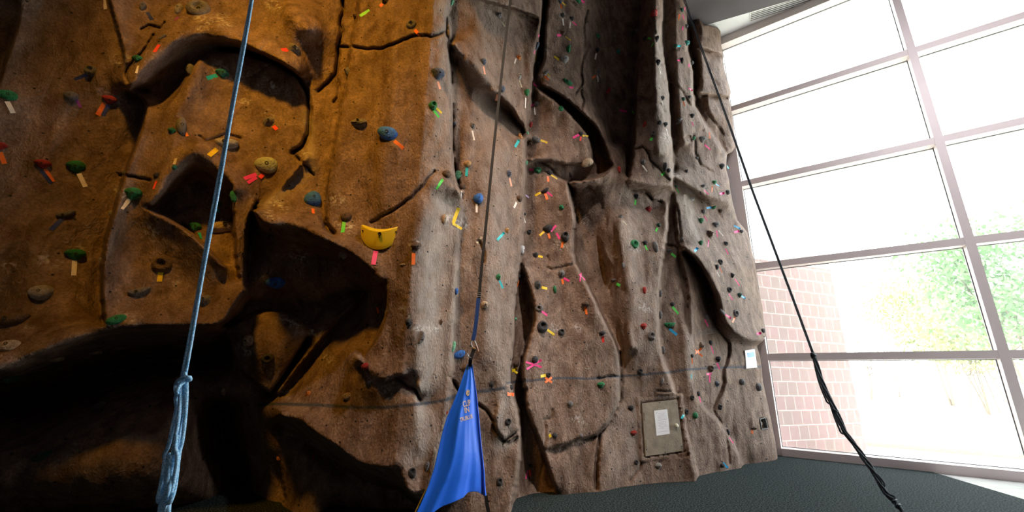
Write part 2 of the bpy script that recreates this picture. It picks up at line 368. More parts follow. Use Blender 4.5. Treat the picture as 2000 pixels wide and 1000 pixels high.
# ledge in the middle of the corner pillar
cv([(1314, 342), (1340, 356), (1356, 366), (1395, 384), (1424, 390)], .34)
cv([(1318, 356), (1345, 374), (1372, 398), (1405, 416)], -.04)
# big slanting overhang
cv([(1334, 480), (1360, 498), (1386, 536), (1408, 578), (1417, 618), (1442, 650), (1470, 664), (1494, 662)], .42)
cv([(1335, 494), (1356, 514), (1374, 548), (1388, 600), (1398, 640), (1420, 668), (1460, 676), (1486, 676)], -.12)
cv([(1425, 520), (1450, 600)], .34)
cv([(1424, 690), (1412, 730), (1416, 748), (1402, 800)], .02, .08)
cv([(1460, 780), (1470, 880)], .10)
# ---- big buttress, left shoulder
cv([(706, -230), (700, 0), (690, 60), (680, 120), (672, 180), (660, 240), (650, 300), (640, 360), (638, 430), (655, 455)], [-.02] * 10, [.16] * 10)
cv([(760, -100), (760, 100), (750, 300), (745, 400)], .26)
# arch: lip, underside back
cv([(150, -230), (230, 60), (246, 130), (252, 165), (300, 112), (345, 74), (390, 64), (440, 68), (490, 88), (540, 112), (566, 128), (590, 150)], [.1, .1, .2] + [.40] * 8 + [.2], [.2, .3, .3] + [.40] * 8 + [.2])
cv([(262, 178), (320, 176), (352, 150), (386, 112), (430, 98), (480, 103), (540, 126), (580, 151), (597, 178), (600, 222), (598, 262), (576, 300)], [-.15, -.15, -.1] + [.02] * 9, [-.15, -.15, -.15, -.12, -.1, -.1, -.08, -.06, -.02, .0, .0, .0])
cv([(606, 175), (612, 260), (580, 330), (556, 372)], .06)
cv([(610, 60), (560, 20)], .45)
# boulder edge against the far left wall
cv([(250, 178), (284, 205), (266, 280), (246, 330), (226, 400), (206, 470), (198, 540), (201, 600), (206, 640)], [-.16] * 9, [.05, .16, .24, .3, .34, .36, .36, .36, .36])
cv([(392, 120), (352, 196), (334, 262), (372, 292)], .26)
# far left wall crease
cv([(45, -230), (40, 0), (25, 80), (5, 140), (-30, 260)], -.12, .06)
# pocket under the arch face
cv([(288, 402), (330, 347), (378, 292), (418, 322), (448, 350), (472, 372)], [.34, .34, .34, .3, .3, .3])
cv([(312, 412), (350, 380), (392, 360), (425, 388), (446, 420)], -.30)
cv([(288, 406), (340, 432), (395, 474), (440, 520)], .34, -.10)
# stalactite and its slot
cv([(452, 370), (456, 430), (460, 500), (466, 545)], [-.2, -.25, -.2, -.1], [.26, .2, .2, .12])
cv([(500, 396), (484, 440), (480, 500), (478, 548)], [.2, .16, .12, .1], [-.5, -.5, -.5, -.4])
cv([(600, 300), (560, 350), (520, 390), (500, 404)], .02, .2)
# bulb over the cavern
cv([(497, 412), (520, 432), (560, 436), (600, 446), (640, 466), (690, 492), (722, 517), (748, 546)], [.46, .48, .48, .48, .48, .44, .40, .34])
cv([(500, 470), (540, 500), (590, 500), (650, 510), (700, 535)], -.35)
cv([(480, 600), (540, 590), (610, 610), (670, 590), (715, 572)], -.75)
cv([(752, 552), (752, 610), (736, 660), (712, 700), (700, 740)], [-.3, -.28, -.2, -.1, 0], [.26, .24, .2, .14, .1])
# slab in the cavern
cv([(545, 768), (590, 710), (645, 645), (700, 588)], -.75, -.42)
cv([(440, 640), (500, 612), (560, 612), (606, 640)], -.45, -.8)
cv([(440, 660), (470, 720), (520, 762), (540, 752), (600, 660)], -1.0, -.5)
# lower lip of the boulder and the black cave under it
cv([(-350, 780), (-150, 740), (0, 716), (60, 690), (130, 664), (200, 640), (300, 631), (420, 630), (446, 604), (472, 566)], .36)
cv([(-350, 860), (-150, 830), (0, 800), (100, 770), (200, 735), (300, 705), (400, 705), (450, 690)], -1.9)
cv([(-350, 1150), (-150, 1120), (0, 1090), (200, 1080), (400, 1060), (480, 1040)], -3.2)
cv([(430, 800), (440, 880), (470, 960)], -2.4)
# lower lip of the buttress
cv([(548, 806), (560, 812), (588, 815), (620, 842), (660, 868), (705, 900), (738, 908), (782, 911), (800, 957), (825, 958), (842, 950)], [.02, .04, .08, .14, .18, .22, .26, .28, .34, .36, .38])
cv([(540, 830), (600, 870), (650, 905), (710, 940), (780, 962), (812, 985), (850, 975)], -.80)
cv([(560, 1150), (700, 1150), (880, 1150)], -1.1)
cv([(545, 900), (560, 980)], -1.1, -.9)
cv([(640, 1000), (800, 1020)], -1.0)
# nose on the buttress
cv([(700, 700), (730, 728), (768, 740), (808, 712)], .30)
cv([(706, 752), (740, 752), (786, 738), (812, 764), (822, 786)], .16, .10)
# small dark ledge
cv([(852, 364), (872, 358), (900, 378)], .30)
cv([(866, 388), (885, 393), (904, 392)], .06)
# spear shaped slab at the column foot
cv([(972, 790), (966, 822), (972, 845), (990, 862), (1010, 852)], .12, .24)

CV = [(p, (np.array(a) * 1.4).tolist(), (np.array(b) * 1.4).tolist()) if np.mean([q[0] for q in p]) > 890 and max(q[1] for q in p) < 700 and len(p) != 19 else (p, a, b) for p, a, b in CV]
def raster_curves():
    num = np.zeros((NY, NX)); wt = np.zeros((NY, NX))
    for pts, A, B in CV:
        pts = np.array(pts, float); n = len(pts)
        A = np.interp(np.linspace(0, 1, n), np.linspace(0, 1, len(A)), A) if hasattr(A, '__len__') else np.full(n, A)
        B = np.interp(np.linspace(0, 1, n), np.linspace(0, 1, len(B)), B) if hasattr(B, '__len__') else np.full(n, B)
        # smooth the polyline a little (Catmull-Rom) and wobble it so it reads as rock
        seg = []
        P = np.vstack([2 * pts[0] - pts[1], pts, 2 * pts[-1] - pts[-2]])
        for i in range(n - 1):
            L = np.linalg.norm(pts[i + 1] - pts[i]); k = max(2, int(L / 0.7)); t = np.arange(k) / k
            p0, p1, p2, p3 = P[i], P[i + 1], P[i + 2], P[i + 3]; t_ = t[:, None]
            q = 0.5 * ((2 * p1) + (p2 - p0) * t_ + (2 * p0 - 5 * p1 + 4 * p2 - p3) * t_ ** 2 + (3 * p1 - p0 - 3 * p2 + p3) * t_ ** 3)
            seg.append(np.column_stack([q, A[i] + (A[i + 1] - A[i]) * t, B[i] + (B[i + 1] - B[i]) * t]))
        S = np.vstack(seg)
        d = np.gradient(S[:, :2], axis=0); d /= np.linalg.norm(d, axis=1)[:, None] + 1e-9
        nrm = np.column_stack([-d[:, 1], d[:, 0]])
        for sgn, col in ((1, 2), (-1, 3)):
            for off in (1.4, 3.2):
                q = S[:, :2] + nrm * off * sgn
                ix = np.round((q[:, 0] - GX0) / G).astype(int); iy = np.round((q[:, 1] - GY0) / G).astype(int)
                ok = (ix >= 0) & (ix < NX) & (iy >= 0) & (iy < NY)
                num[iy[ok], ix[ok]] = S[ok, col]; wt[iy[ok], ix[ok]] = 1
    return num, wt
def solve(val, msk, lam=0.0006):
    levels = [(val, msk)]
    v, m = val, msk
    while min(v.shape) > 24:
        h, w = v.shape; h2, w2 = (h + 1) // 2, (w + 1) // 2
        vp = np.zeros((h2 * 2, w2 * 2)); mp = np.zeros((h2 * 2, w2 * 2)); vp[:h, :w] = v * m; mp[:h, :w] = m
        sm = mp.reshape(h2, 2, w2, 2).sum((1, 3)); sv = vp.reshape(h2, 2, w2, 2).sum((1, 3))
        v = np.where(sm > 0, sv / np.maximum(sm, 1e-9), 0); m = (sm > 0) * 1.0
        levels.append((v, m))
    x = np.zeros(levels[-1][0].shape)
    for li in range(len(levels) - 1, -1, -1):
        v, m = levels[li]; h, w = v.shape
        if x.shape != v.shape: x = np.repeat(np.repeat(x, 2, 0), 2, 1)[:h, :w]
        l = lam * 4 ** li; its = 220 if li > 0 else 160
        for _ in range(its):
            p = np.pad(x, 1, 'edge')
            a = (p[:-2, 1:-1] + p[2:, 1:-1] + p[1:-1, :-2] + p[1:-1, 2:]) / (4 * (1 + l))
            x = np.where(m > 0, v, a)
    return x
_v, _m = raster_curves()
OFF = solve(_v, _m)
for _ in range(26):                                  # round the creases, keep the steps
    dy = np.diff(OFF, axis=0); dx = np.diff(OFF, axis=1)
    dy = np.where(np.abs(dy) < 0.045, dy, 0) * 0.22; dx = np.where(np.abs(dx) < 0.045, dx, 0) * 0.22
    OFF[:-1] += dy; OFF[1:] -= dy; OFF[:, :-1] += dx; OFF[:, 1:] -= dx
for _ in range(2):
    p = np.pad(OFF, 1, 'edge'); OFF = (p[:-2, 1:-1] + p[2:, 1:-1] + p[1:-1, :-2] + p[1:-1, 2:] + 2 * OFF) / 6
# cracks: thin grooves
CR = [([(668, 0), (672, 20), (664, 40), (668, 62), (660, 90), (660, 120), (655, 145), (640, 162), (622, 178)], 3.2, .09),
      ([(660, 92), (690, 92), (705, 95), (745, 96), (775, 85), (808, 70), (832, 70), (840, 72), (868, 62), (876, 56)], 2.6, .06),
      ([(655, 145), (662, 170), (660, 190), (652, 200)], 2.6, .05),
      ([(600, 178), (604, 215), (602, 262), (590, 285), (572, 298)], 4.0, .12), ([(430, 97), (480, 102), (540, 125), (580, 150), (598, 177)], 3.2, .10),
      ([(575, 302), (590, 318), (612, 342)], 2.6, .05), ([(388, 265), (402, 275), (420, 270), (440, 262), (470, 270)], 2.4, .03),
      ([(252, 168), (245, 150), (252, 130), (262, 118), (276, 104), (292, 82), (300, 68)], 2.4, .05), ([(276, 56), (292, 50), (312, 56), (322, 44)], 2.2, .04),
      ([(475, 150), (500, 148), (508, 140), (530, 128)], 2.2, .03),
      ([(872, 30), (872, 60), (876, 85), (880, 120), (881, 170), (884, 230), (884, 290), (890, 340), (903, 386)], 2.4, .10),
      ([(848, 335), (838, 345), (828, 362), (812, 378), (790, 398), (775, 408), (750, 420), (725, 435)], 3.0, .05),
      ([(935, 470), (945, 490), (945, 512)], 2.2, .05), ([(878, 735), (890, 752), (898, 765)], 2.6, .08),
      ([(935, 790), (950, 802), (960, 818), (966, 824), (964, 838), (975, 850), (982, 862), (1000, 852), (1012, 842)], 2.8, .06),
      ([(770, 738), (790, 752), (812, 762), (820, 780)], 2.8, .06),
      ([(1028, 316), (1058, 318), (1075, 330), (1090, 345), (1106, 352)], 2.4, .06), ([(1110, 358), (1118, 395), (1126, 430)], 3.2, .12),
      ([(1070, 500), (1072, 510), (1066, 522), (1080, 527), (1100, 520), (1120, 518)], 2.2, .03),
      ([(1150, 90), (1140, 110), (1134, 140), (1138, 160), (1125, 180), (1112, 180)], 2.4, .05), ([(1146, 20), (1140, 50), (1142, 90)], 2.4, .05), ([(1112, 0), (1128, 14), (1146, 22)], 2.2, .04),
      ([(1134, 176), (1140, 195), (1136, 212)], 2.2, .05),
      ([(1267, 35), (1275, 55), (1283, 70), (1286, 95), (1293, 112)], 2.4, .06), ([(1258, 115), (1250, 125), (1243, 145), (1243, 172), (1250, 188), (1270, 198), (1290, 202)], 2.2, .05), ([(1256, 116), (1275, 112), (1292, 108)], 2.2, .04), ([(1290, 205), (1300, 220), (1308, 225)], 2.2, .04),
      ([(1298, 120), (1310, 103), (1325, 95)], 2.2, .04), ([(1300, 145), (1318, 162), (1335, 180), (1345, 200), (1353, 212), (1362, 216)], 2.4, .05),
      ([(1243, 292), (1255, 288), (1268, 300), (1270, 315), (1283, 325), (1295, 338), (1312, 358)], 2.4, .05),
      ([(1316, 287), (1326, 278), (1330, 270), (1345, 266), (1350, 274)], 2.4, .05), ([(1355, 265), (1358, 280), (1358, 300), (1368, 322), (1380, 330), (1392, 336)], 2.4, .05), ([(1362, 256), (1372, 254)], 2.0, .03),
      ([(1232, 372), (1245, 372), (1256, 370), (1264, 380), (1274, 392), (1290, 394)], 2.6, .07),
      ([(1320, 398), (1324, 420), (1328, 445), (1330, 470), (1338, 488)], 2.4, .06), ([(1300, 478), (1318, 480), (1330, 486), (1340, 494)], 2.4, .05),
      ([(1336, 492), (1356, 514), (1373, 546), (1388, 598), (1398, 640), (1422, 670), (1424, 690), (1412, 728), (1415, 748), (1402, 778), (1394, 797)], 3.0, .08),
      ([(1166, 740), (1188, 735), (1211, 735)], 2.2, .04), ([(1211, 690), (1213, 735), (1211, 785), (1190, 828), (1170, 848), (1166, 900), (1165, 955)], 3.2, .10),
      ([(1050, 960), (1060, 910), (1066, 860), (1064, 820), (1078, 815), (1078, 800)], 2.2, .04), ([(1120, 862), (1145, 858), (1168, 850)], 2.6, .06),
      ([(1020, 700), (1018, 740), (1020, 790)], 3.0, .10), ([(1282, 765), (1300, 765), (1325, 768)], 2.2, .03), ([(1280, 768), (1276, 784)], 2.2, .03), ([(1255, 880), (1252, 912), (1230, 940)], 2.2, .04),
      ([(1362, 92), (1375, 100), (1390, 106), (1408, 108)], 2.4, .06), ([(1386, 105), (1392, 115), (1384, 118)], 2.0, .03), ([(1365, 150), (1385, 152), (1395, 155), (1402, 165)], 2.2, .04), ([(1362, 184), (1378, 190), (1400, 188), (1420, 192)], 2.4, .06), ([(1382, 220), (1392, 235), (1402, 245), (1412, 262)], 2.2, .05),
      ([(1390, 798), (1405, 820), (1418, 850), (1425, 905)], 2.2, .04), ([(235, 342), (260, 345), (292, 352)], 2.4, .05), ([(340, 432), (365, 445), (400, 480)], 2.4, .05)]
GRV = np.zeros((NY, NX))
for ci, (pts, w, dep) in enumerate(CR):
    rc = random.Random(ci)
    fine = []
    for a, b in zip(pts[:-1], pts[1:]):
        k = max(1, int(math.hypot(b[0] - a[0], b[1] - a[1]) / 7))
        for i in range(k):
            t = i / k; fine.append((a[0] + (b[0] - a[0]) * t + rc.uniform(-1.2, 1.2), a[1] + (b[1] - a[1]) * t + rc.uniform(-1.2, 1.2)))
    fine.append(pts[-1])
    for a, b in zip(fine[:-1], fine[1:]):
        x0 = int((min(a[0], b[0]) - 12 - GX0) / G); x1 = int((max(a[0], b[0]) + 12 - GX0) / G) + 1
        y0 = int((min(a[1], b[1]) - 12 - GY0) / G); y1 = int((max(a[1], b[1]) + 12 - GY0) / G) + 1
        x0 = max(x0, 0); y0 = max(y0, 0)
        sx = PX[y0:y1, x0:x1]; sy = PY[y0:y1, x0:x1]
        d = np.array([b[0] - a[0], b[1] - a[1]]); L2 = d.dot(d) + 1e-9
        t = np.clip(((sx - a[0]) * d[0] + (sy - a[1]) * d[1]) / L2, 0, 1)
        dist = np.hypot(sx - a[0] - d[0] * t, sy - a[1] - d[1] * t)
        g = 1.35 * dep * np.exp(-(dist / w) ** 2)
        GRV[y0:y1, x0:x1] = np.maximum(GRV[y0:y1, x0:x1], g)
F0 = BASE - OFF
P0 = EYE + RAY * (F0 / RAY[..., 1])[..., None]
def fnoise(P, sc, seed, stretch=0.55, octv=4):
    out = np.empty(P.shape[:2]); Q = P * sc
    Q = Q.reshape(-1, 3).copy(); Q[:, 2] *= stretch; Q += seed
    f = noise.fractal; L = Q.tolist()
    return np.fromiter((f(q, 0.9, 2.1, octv) for q in L), float, len(L)).reshape(out.shape)
N1 = fnoise(P0, 1.5, 11.3, 0.5, 3)
N2 = fnoise(P0, 6.0, 5.1, 0.45, 4)
N3 = fnoise(P0, 2.6, 31.0, 0.16, 3)
RELIEF = 0.050 * N1 + 0.014 * N2 + 0.028 * N3
FD = F0 - RELIEF + GRV
def poly_mask(poly):
    poly = np.array(poly, float); ins = np.zeros(PX.shape, bool); n = len(poly)
    for i in range(n):
        x1, y1 = poly[i]; x2, y2 = poly[(i + 1) % n]
        c = ((y1 > PY) != (y2 > PY)) & (PX < (x2 - x1) * (PY - y1) / (y2 - y1 + 1e-12) + x1); ins ^= c
    return ins
def plane_fit(poly, push):
    """Flatten the face inside a polygon; returns point, normal of the plane."""
    m = poly_mask(poly); P = EYE + RAY[m] * (FD[m] / RAY[m][:, 1])[:, None]
    c = P.mean(0); u, s, vt = np.linalg.svd(P - c, full_matrices=False); n = vt[2]
    if n.dot(EYE - c) < 0: n = -n
    return m, c + n * push, n
def hit_plane(px, py, c, n):
    r = rays(px, py); return EYE + r * (n.dot(c - EYE) / n.dot(r))
HATCH = [(1253, 788), (1321, 780), (1334, 880), (1260, 891)]
hm, hc, hn = plane_fit([(1244, 776), (1332, 768), (1346, 892), (1252, 902)], 0.0)
_t = hn.dot(hc - EYE) / (RAY @ hn); _Fp = RAY[..., 1] * _t
FD = np.where(hm, _Fp, FD)
m_in = poly_mask([(1251, 786), (1325, 777), (1338, 883), (1258, 894)])
FD = np.where(m_in, _Fp + 0.05, FD)
# recess for the steel box beside the window
BOXQ = [(1483, 818), (1494, 815), (1499, 837), (1487, 839)]
bm_m, bc, bn = plane_fit([(1477, 808), (1500, 806), (1506, 846), (1480, 848)], 0.0)
_t = bn.dot(bc - EYE) / (RAY @ bn); _Fb = RAY[..., 1] * _t
FD = np.where(poly_mask(BOXQ), _Fb + 0.10, FD)
# outline of the rock against the window
SIL = np.array([(-230, 1350), (0, 1358), (20, 1362), (48, 1374), (52, 1402), (60, 1407), (90, 1409), (105, 1413), (125, 1412), (150, 1419), (180, 1428), (192, 1424), (205, 1427), (240, 1432), (285, 1437), (297, 1430), (302, 1420), (330, 1418), (350, 1424), (375, 1427), (400, 1432), (430, 1440), (452, 1459), (480, 1467), (500, 1471), (520, 1476), (560, 1481), (600, 1489), (640, 1493), (655, 1496), (665, 1491), (676, 1478), (690, 1483), (720, 1488), (745, 1490), (790, 1500), (830, 1508), (860, 1514), (895, 1519), (1150, 1570)], float)
XR = np.interp(PY, SIL[:, 0], SIL[:, 1])
over = np.clip(PX - XR, 0, None)
rim = np.clip((PX - (XR - 14)) / 14, 0, 1)                  # the face rounds off towards its free edge
FD = FD + 0.16 * rim ** 3 + over * 0.045
PXc = np.minimum(PX, XR)
RAYc = rays(PXc, PY)
FD = np.minimum(FD, 9.6)
POS = EYE + RAYc * (FD / RAYc[..., 1])[..., None]
NRM = np.cross(np.gradient(POS, axis=1), np.gradient(POS, axis=0))
def smooth_pos():
    p = F0.copy()
    for _ in range(8):
        q = np.pad(p, 1, 'edge'); p = (q[:-2, 1:-1] + q[2:, 1:-1] + q[1:-1, :-2] + q[1:-1, 2:]) / 4
    return EYE + RAY * (p / RAY[..., 1])[..., None]
SP = smooth_pos()
SN = np.cross(np.gradient(SP, axis=0), np.gradient(SP, axis=1)); SN /= np.linalg.norm(SN, axis=-1)[..., None] + 1e-12
flip = (SN * (EYE - SP)).sum(-1) < 0; SN[flip] *= -1
def bil(Aarr, px, py):
    fx = np.clip((px - GX0) / G, 0, NX - 1.001); fy = np.clip((py - GY0) / G, 0, NY - 1.001)
    i = int(fx); j = int(fy); a = fx - i; b = fy - j
    return (Aarr[j, i] * (1 - a) + Aarr[j, i + 1] * a) * (1 - b) + (Aarr[j + 1, i] * (1 - a) + Aarr[j + 1, i + 1] * a) * b
def surf(px, py):
    F = float(bil(FD, px, py)); r = rays(px, py)
    return Vector(EYE + r * (F / r[1])), Vector(bil(SN, px, py)).normalized()
# surface marks: r = painted line, g = chalk, b = paler tone, partly brightness painted into the rock
LINE = [([(505, 790), (540, 789), (620, 791), (700, 796), (760, 795), (830, 788), (868, 782), (905, 768), (960, 762), (985, 758)], 5.6), ([(990, 748), (1040, 743), (1100, 738), (1150, 740), (1200, 736), (1250, 732), (1310, 727), (1340, 722), (1400, 718), (1485, 716)], 3.8)]
MK = np.zeros((NY, NX, 4)); MK[..., 3] = 1
def paint(ch, pts, w, amp=1.0, jit=0.0):
    for a, b in zip(pts[:-1], pts[1:]):
        x0 = max(0, int((min(a[0], b[0]) - 4 * w - GX0) / G)); x1 = int((max(a[0], b[0]) + 4 * w - GX0) / G) + 2
        y0 = max(0, int((min(a[1], b[1]) - 4 * w - GY0) / G)); y1 = int((max(a[1], b[1]) + 4 * w - GY0) / G) + 2
        sx = PX[y0:y1, x0:x1]; sy = PY[y0:y1, x0:x1]; d = np.array([b[0] - a[0], b[1] - a[1]]); L2 = d.dot(d) + 1e-9
        t = np.clip(((sx - a[0]) * d[0] + (sy - a[1]) * d[1]) / L2, 0, 1)
        dist = np.hypot(sx - a[0] - d[0] * t, sy - a[1] - d[1] * t)
        MK[y0:y1, x0:x1, ch] = np.maximum(MK[y0:y1, x0:x1, ch], amp * np.exp(-(dist / w) ** 4 if ch == 0 else -(dist / w) ** 2))
for pts, w in LINE: paint(0, pts, w * 0.62)
CHALK = [(85, 505, 16), (110, 515, 12), (160, 492, 16), (230, 118, 14), (250, 118, 10), (226, 196, 9), (235, 375, 12), (295, 450, 16), (310, 468, 12), (345, 555, 9), (250, 622, 12), (397, 35, 18), (435, 40, 16), (395, 60, 12), (525, 165, 18), (478, 200, 12), (430, 135, 14), (525, 222, 10), (535, 10, 14), (495, 390, 12), (545, 400, 18), (530, 420, 14), (600, 240, 8), (596, 300, 10), (660, 390, 16), (675, 440, 18), (720, 470, 12), (585, 500, 22), (595, 640, 24), (560, 625, 16), (480, 680, 16), (550, 760, 16), (560, 770, 10), (795, 610, 14), (815, 640, 12), (740, 470, 22), (845, 640, 12), (705, 700, 8), (720, 740, 12), (760, 775, 16), (812, 480, 14), (880, 430, 16), (905, 440, 14), (1095, 480, 12), (1140, 430, 12), (1085, 640, 10), (1130, 640, 8), (1240, 480, 12), (1200, 500, 10), (1165, 150, 8), (1065, 150, 12), (1060, 100, 10), (1320, 340, 10), (1260, 600, 12), (1300, 270, 14), (1130, 820, 10), (1100, 30, 8), (55, 640, 10), (20, 520, 14), (640, 700, 12), (745, 600, 10)]
for x, y, s in CHALK: paint(1, [(x - s * .4, y - s * .2), (x + s * .4, y + s * .2)], s * 0.7, 0.8)
for pts, w, a in [([(870, 400), (840, 560), (835, 700), (820, 900)], 28, .75), ([(850, 320), (875, 120), (860, 0)], 20, .55), ([(905, 420), (880, 700)], 16, .5), ([(1320, 60), (1330, 300), (1420, 420), (1450, 640)], 36, .15), ([(1285, 60), (1290, 330)], 16, .5), ([(1340, 380), (1360, 470)], 14, .8), ([(1345, 600), (1352, 740)], 6, .6), ([(965, 620), (985, 860)], 26, .55), ([(960, 40), (965, 300), (970, 620)], 40, .4), ([(920, 640), (930, 940)], 30, .3), ([(1230, 420), (1240, 900)], 50, .3), ([(600, 220), (610, 330), (520, 400)], 10, .6), ([(1460, 720), (1500, 860)], 22, .0), ([(850, 760), (840, 900)], 24, .4)]:
    paint(2, pts, w, a)  # pale strokes; those on the column stand in for missing light
# sections of the cast rock
SEC = [('recessed_panel', [(1002, 1150), (1020, 700), (1026, 300), (1034, 215), (1040, 148), (1060, 60), (1062, -230), (1215, -230), (1215, 320), (1195, 335), (1112, 356), (1120, 500), (1212, 700), (1212, 790), (1168, 850), (1160, 1150)]),
       ('ribbed_pillar', [(1160, 1150), (1168, 850), (1212, 790), (1212, 700), (1120, 500), (1112, 356), (1195, 335), (1215, 320), (1215, -230), (1300, -230), (1296, 0), (1294, 80), (1306, 170), (1313, 366), (1303, 400), (1302, 460), (1290, 540), (1285, 620), (1292, 690), (1330, 800), (1364, 940), (1390, 1150)]),
       ('corner_pillar', [(1390, 1150), (1364, 940), (1330, 800), (1292, 690), (1285, 620), (1290, 540), (1302, 460), (1303, 400), (1313, 366), (1306, 170), (1294, 80), (1296, 0), (1300, -230), (1800, -230), (1800, 1150)]),
       ('column', [(1002, 1150), (1016, 880), (1020, 700), (1026, 300), (1034, 215), (1040, 148), (1060, 60), (1062, -230), (882, -230), (880, 100), (884, 300), (905, 388), (893, 520), (884, 700), (866, 850), (841, 955), (835, 1150)]),
       ('buttress', [(835, 1150), (841, 955), (866, 850), (884, 700), (893, 520), (905, 388), (884, 300), (880, 100), (882, -230), (705, -230), (690, 60), (660, 240), (638, 360), (642, 466), (748, 546), (752, 610), (700, 740), (545, 800), (600, 820), (705, 905), (800, 960), (760, 1150)]),
       ('cave', [(-200, 1200), (-200, 745), (0, 718), (200, 642), (420, 632), (472, 566), (500, 412), (640, 466), (748, 546), (752, 610), (700, 740), (545, 800), (600, 820), (705, 905), (800, 960), (760, 1200)]),
       ('arch', [(252, 168), (230, 60), (150, -230), (705, -230), (690, 60), (660, 240), (638, 360), (642, 466), (500, 412), (600, 262), (600, 178), (540, 125), (430, 97), (386, 112), (300, 172)]),
       ('boulder', [(252, 168), (300, 172), (386, 112), (430, 97), (540, 125), (600, 178), (600, 262), (500, 412), (472, 566), (420, 632), (206, 642), (198, 540), (226, 400), (284, 205)])]
sec = np.full((NY, NX), len(SEC), int)
for k in range(len(SEC) - 1, -1, -1): sec[poly_mask(SEC[k][1])] = k
names = [s[0] for s in SEC] + ['rock_face']
# rock material
def rock_material():
    m = bpy.data.materials.new('sculpted_rock'); m.use_nodes = True; nt = m.node_tree; N = nt.nodes; Lk = nt.links; b = N['Principled BSDF']
    b.inputs['Roughness'].default_value = 0.72; b.inputs['Specular IOR Level'].default_value = 0.35
    tc = N.new('ShaderNodeTexCoord'); at = N.new('ShaderNodeAttribute'); at.attribute_name = 'marks'; sp = N.new('ShaderNodeSeparateColor'); Lk.new(at.outputs['Color'], sp.inputs[0])
    def nz(s, det, dist=0.0, sz=1.0):
        mp = N.new('ShaderNodeMapping'); mp.inputs['Scale'].default_value = (1, 1, sz); Lk.new(tc.outputs['Object'], mp.inputs['Vector'])
        n = N.new('ShaderNodeTexNoise'); n.inputs['Scale'].default_value = s; n.inputs['Detail'].default_value = det; n.inputs['Distortion'].default_value = dist
        Lk.new(mp.outputs[0], n.inputs['Vector']); return n
    def ramp(src, p0, c0, p1, c1):
        r = N.new('ShaderNodeValToRGB'); e = r.color_ramp.elements; e[0].position = p0; e[0].color = (*c0, 1); e[1].position = p1; e[1].color = (*c1, 1); Lk.new(src, r.inputs[0]); return r
    def mix(f, a, c, bl='MIX'):
        x = N.new('ShaderNodeMix'); x.data_type = 'RGBA'; x.blend_type = bl
        if hasattr(f, 'links'): Lk.new(f, x.inputs[0])
        else: x.inputs[0].default_value = f
        for s, i in ((a, 6), (c, 7)):
            if hasattr(s, 'links'): Lk.new(s, x.inputs[i])
            else: x.inputs[i].default_value = (*s, 1)
        return x.outputs[2]
    def math_(op, a, c):
        x = N.new('ShaderNodeMath'); x.operation = op
        for s, i in ((a, 0), (c, 1)):
            if hasattr(s, 'links'): Lk.new(s, x.inputs[i])
            else: x.inputs[i].default_value = s
        return x.outputs[0]
    big = nz(1.3, 6, 0.6, 0.6); med = nz(7, 8, 0.4, 0.6); fine = nz(45, 6)
    c = ramp(big.outputs['Fac'], 0.33, (0.155, 0.085, 0.052), 0.68, (0.28, 0.18, 0.125)).outputs[0]
    c2 = ramp(med.outputs['Fac'], 0.32, (0.070, 0.038, 0.025), 0.70, (0.39, 0.28, 0.215)).outputs[0]
    c = mix(0.6, c, c2)
    sp2 = ramp(fine.outputs['Fac'], 0.35, (0.62, 0.60, 0.60), 0.68, (1.25, 1.22, 1.2)).outputs[0]
    c = mix(0.8, c, sp2, 'MULTIPLY')
    tone = math_('MULTIPLY', sp.outputs[2], ramp(nz(5, 5).outputs['Fac'], 0.3, (0.3,) * 3, 0.6, (1,) * 3).outputs[0])
    c = mix(tone, c, (0.40, 0.34, 0.295))
    ch = math_('MULTIPLY', sp.outputs[1], ramp(nz(22, 7, 0.8).outputs['Fac'], 0.47, (0,) * 3, 0.66, (1,) * 3).outputs[0])
    c = mix(ch, c, (0.72, 0.68, 0.64))
    ln = math_('MULTIPLY', sp.outputs[0], ramp(nz(30, 4).outputs['Fac'], 0.25, (0.6,) * 3, 0.45, (1,) * 3).outputs[0])
    c = mix(ln, c, (0.055, 0.065, 0.085))
    # threaded bolt holes scattered over the face
    uv = N.new('ShaderNodeUVMap'); vo = N.new('ShaderNodeTexVoronoi'); vo.voronoi_dimensions = '2D'; vo.feature = 'F1'; vo.inputs['Scale'].default_value = 3.2; vo.inputs['Randomness'].default_value = 0.85
    Lk.new(uv.outputs[0], vo.inputs['Vector'])
    hole = math_('LESS_THAN', vo.outputs['Distance'], 0.030)
    c = mix(hole, c, (0.012, 0.010, 0.010))
    Lk.new(c, b.inputs['Base Color'])
    bp = N.new('ShaderNodeBump'); bp.inputs['Distance'].default_value = 0.024; bp.inputs['Strength'].default_value = 1.0
    h = math_('ADD', math_('MULTIPLY', med.outputs['Fac'], 1.0), math_('MULTIPLY', nz(26, 8, 1.2, 0.6).outputs['Fac'], 0.9))
    h = math_('ADD', h, math_('MULTIPLY', fine.outputs['Fac'], 0.18))
    h = math_('SUBTRACT', h, math_('MULTIPLY', hole, 0.6))
    Lk.new(h, bp.inputs['Height']); Lk.new(bp.outputs[0], b.inputs['Normal'])
    return m
M_ROCK = rock_material()
WALL = thing('climbing_wall', (0, 5.0, 0), 'sculpted brown rock climbing wall with overhangs, cracks and pillars beside the tall window', 'climbing wall')
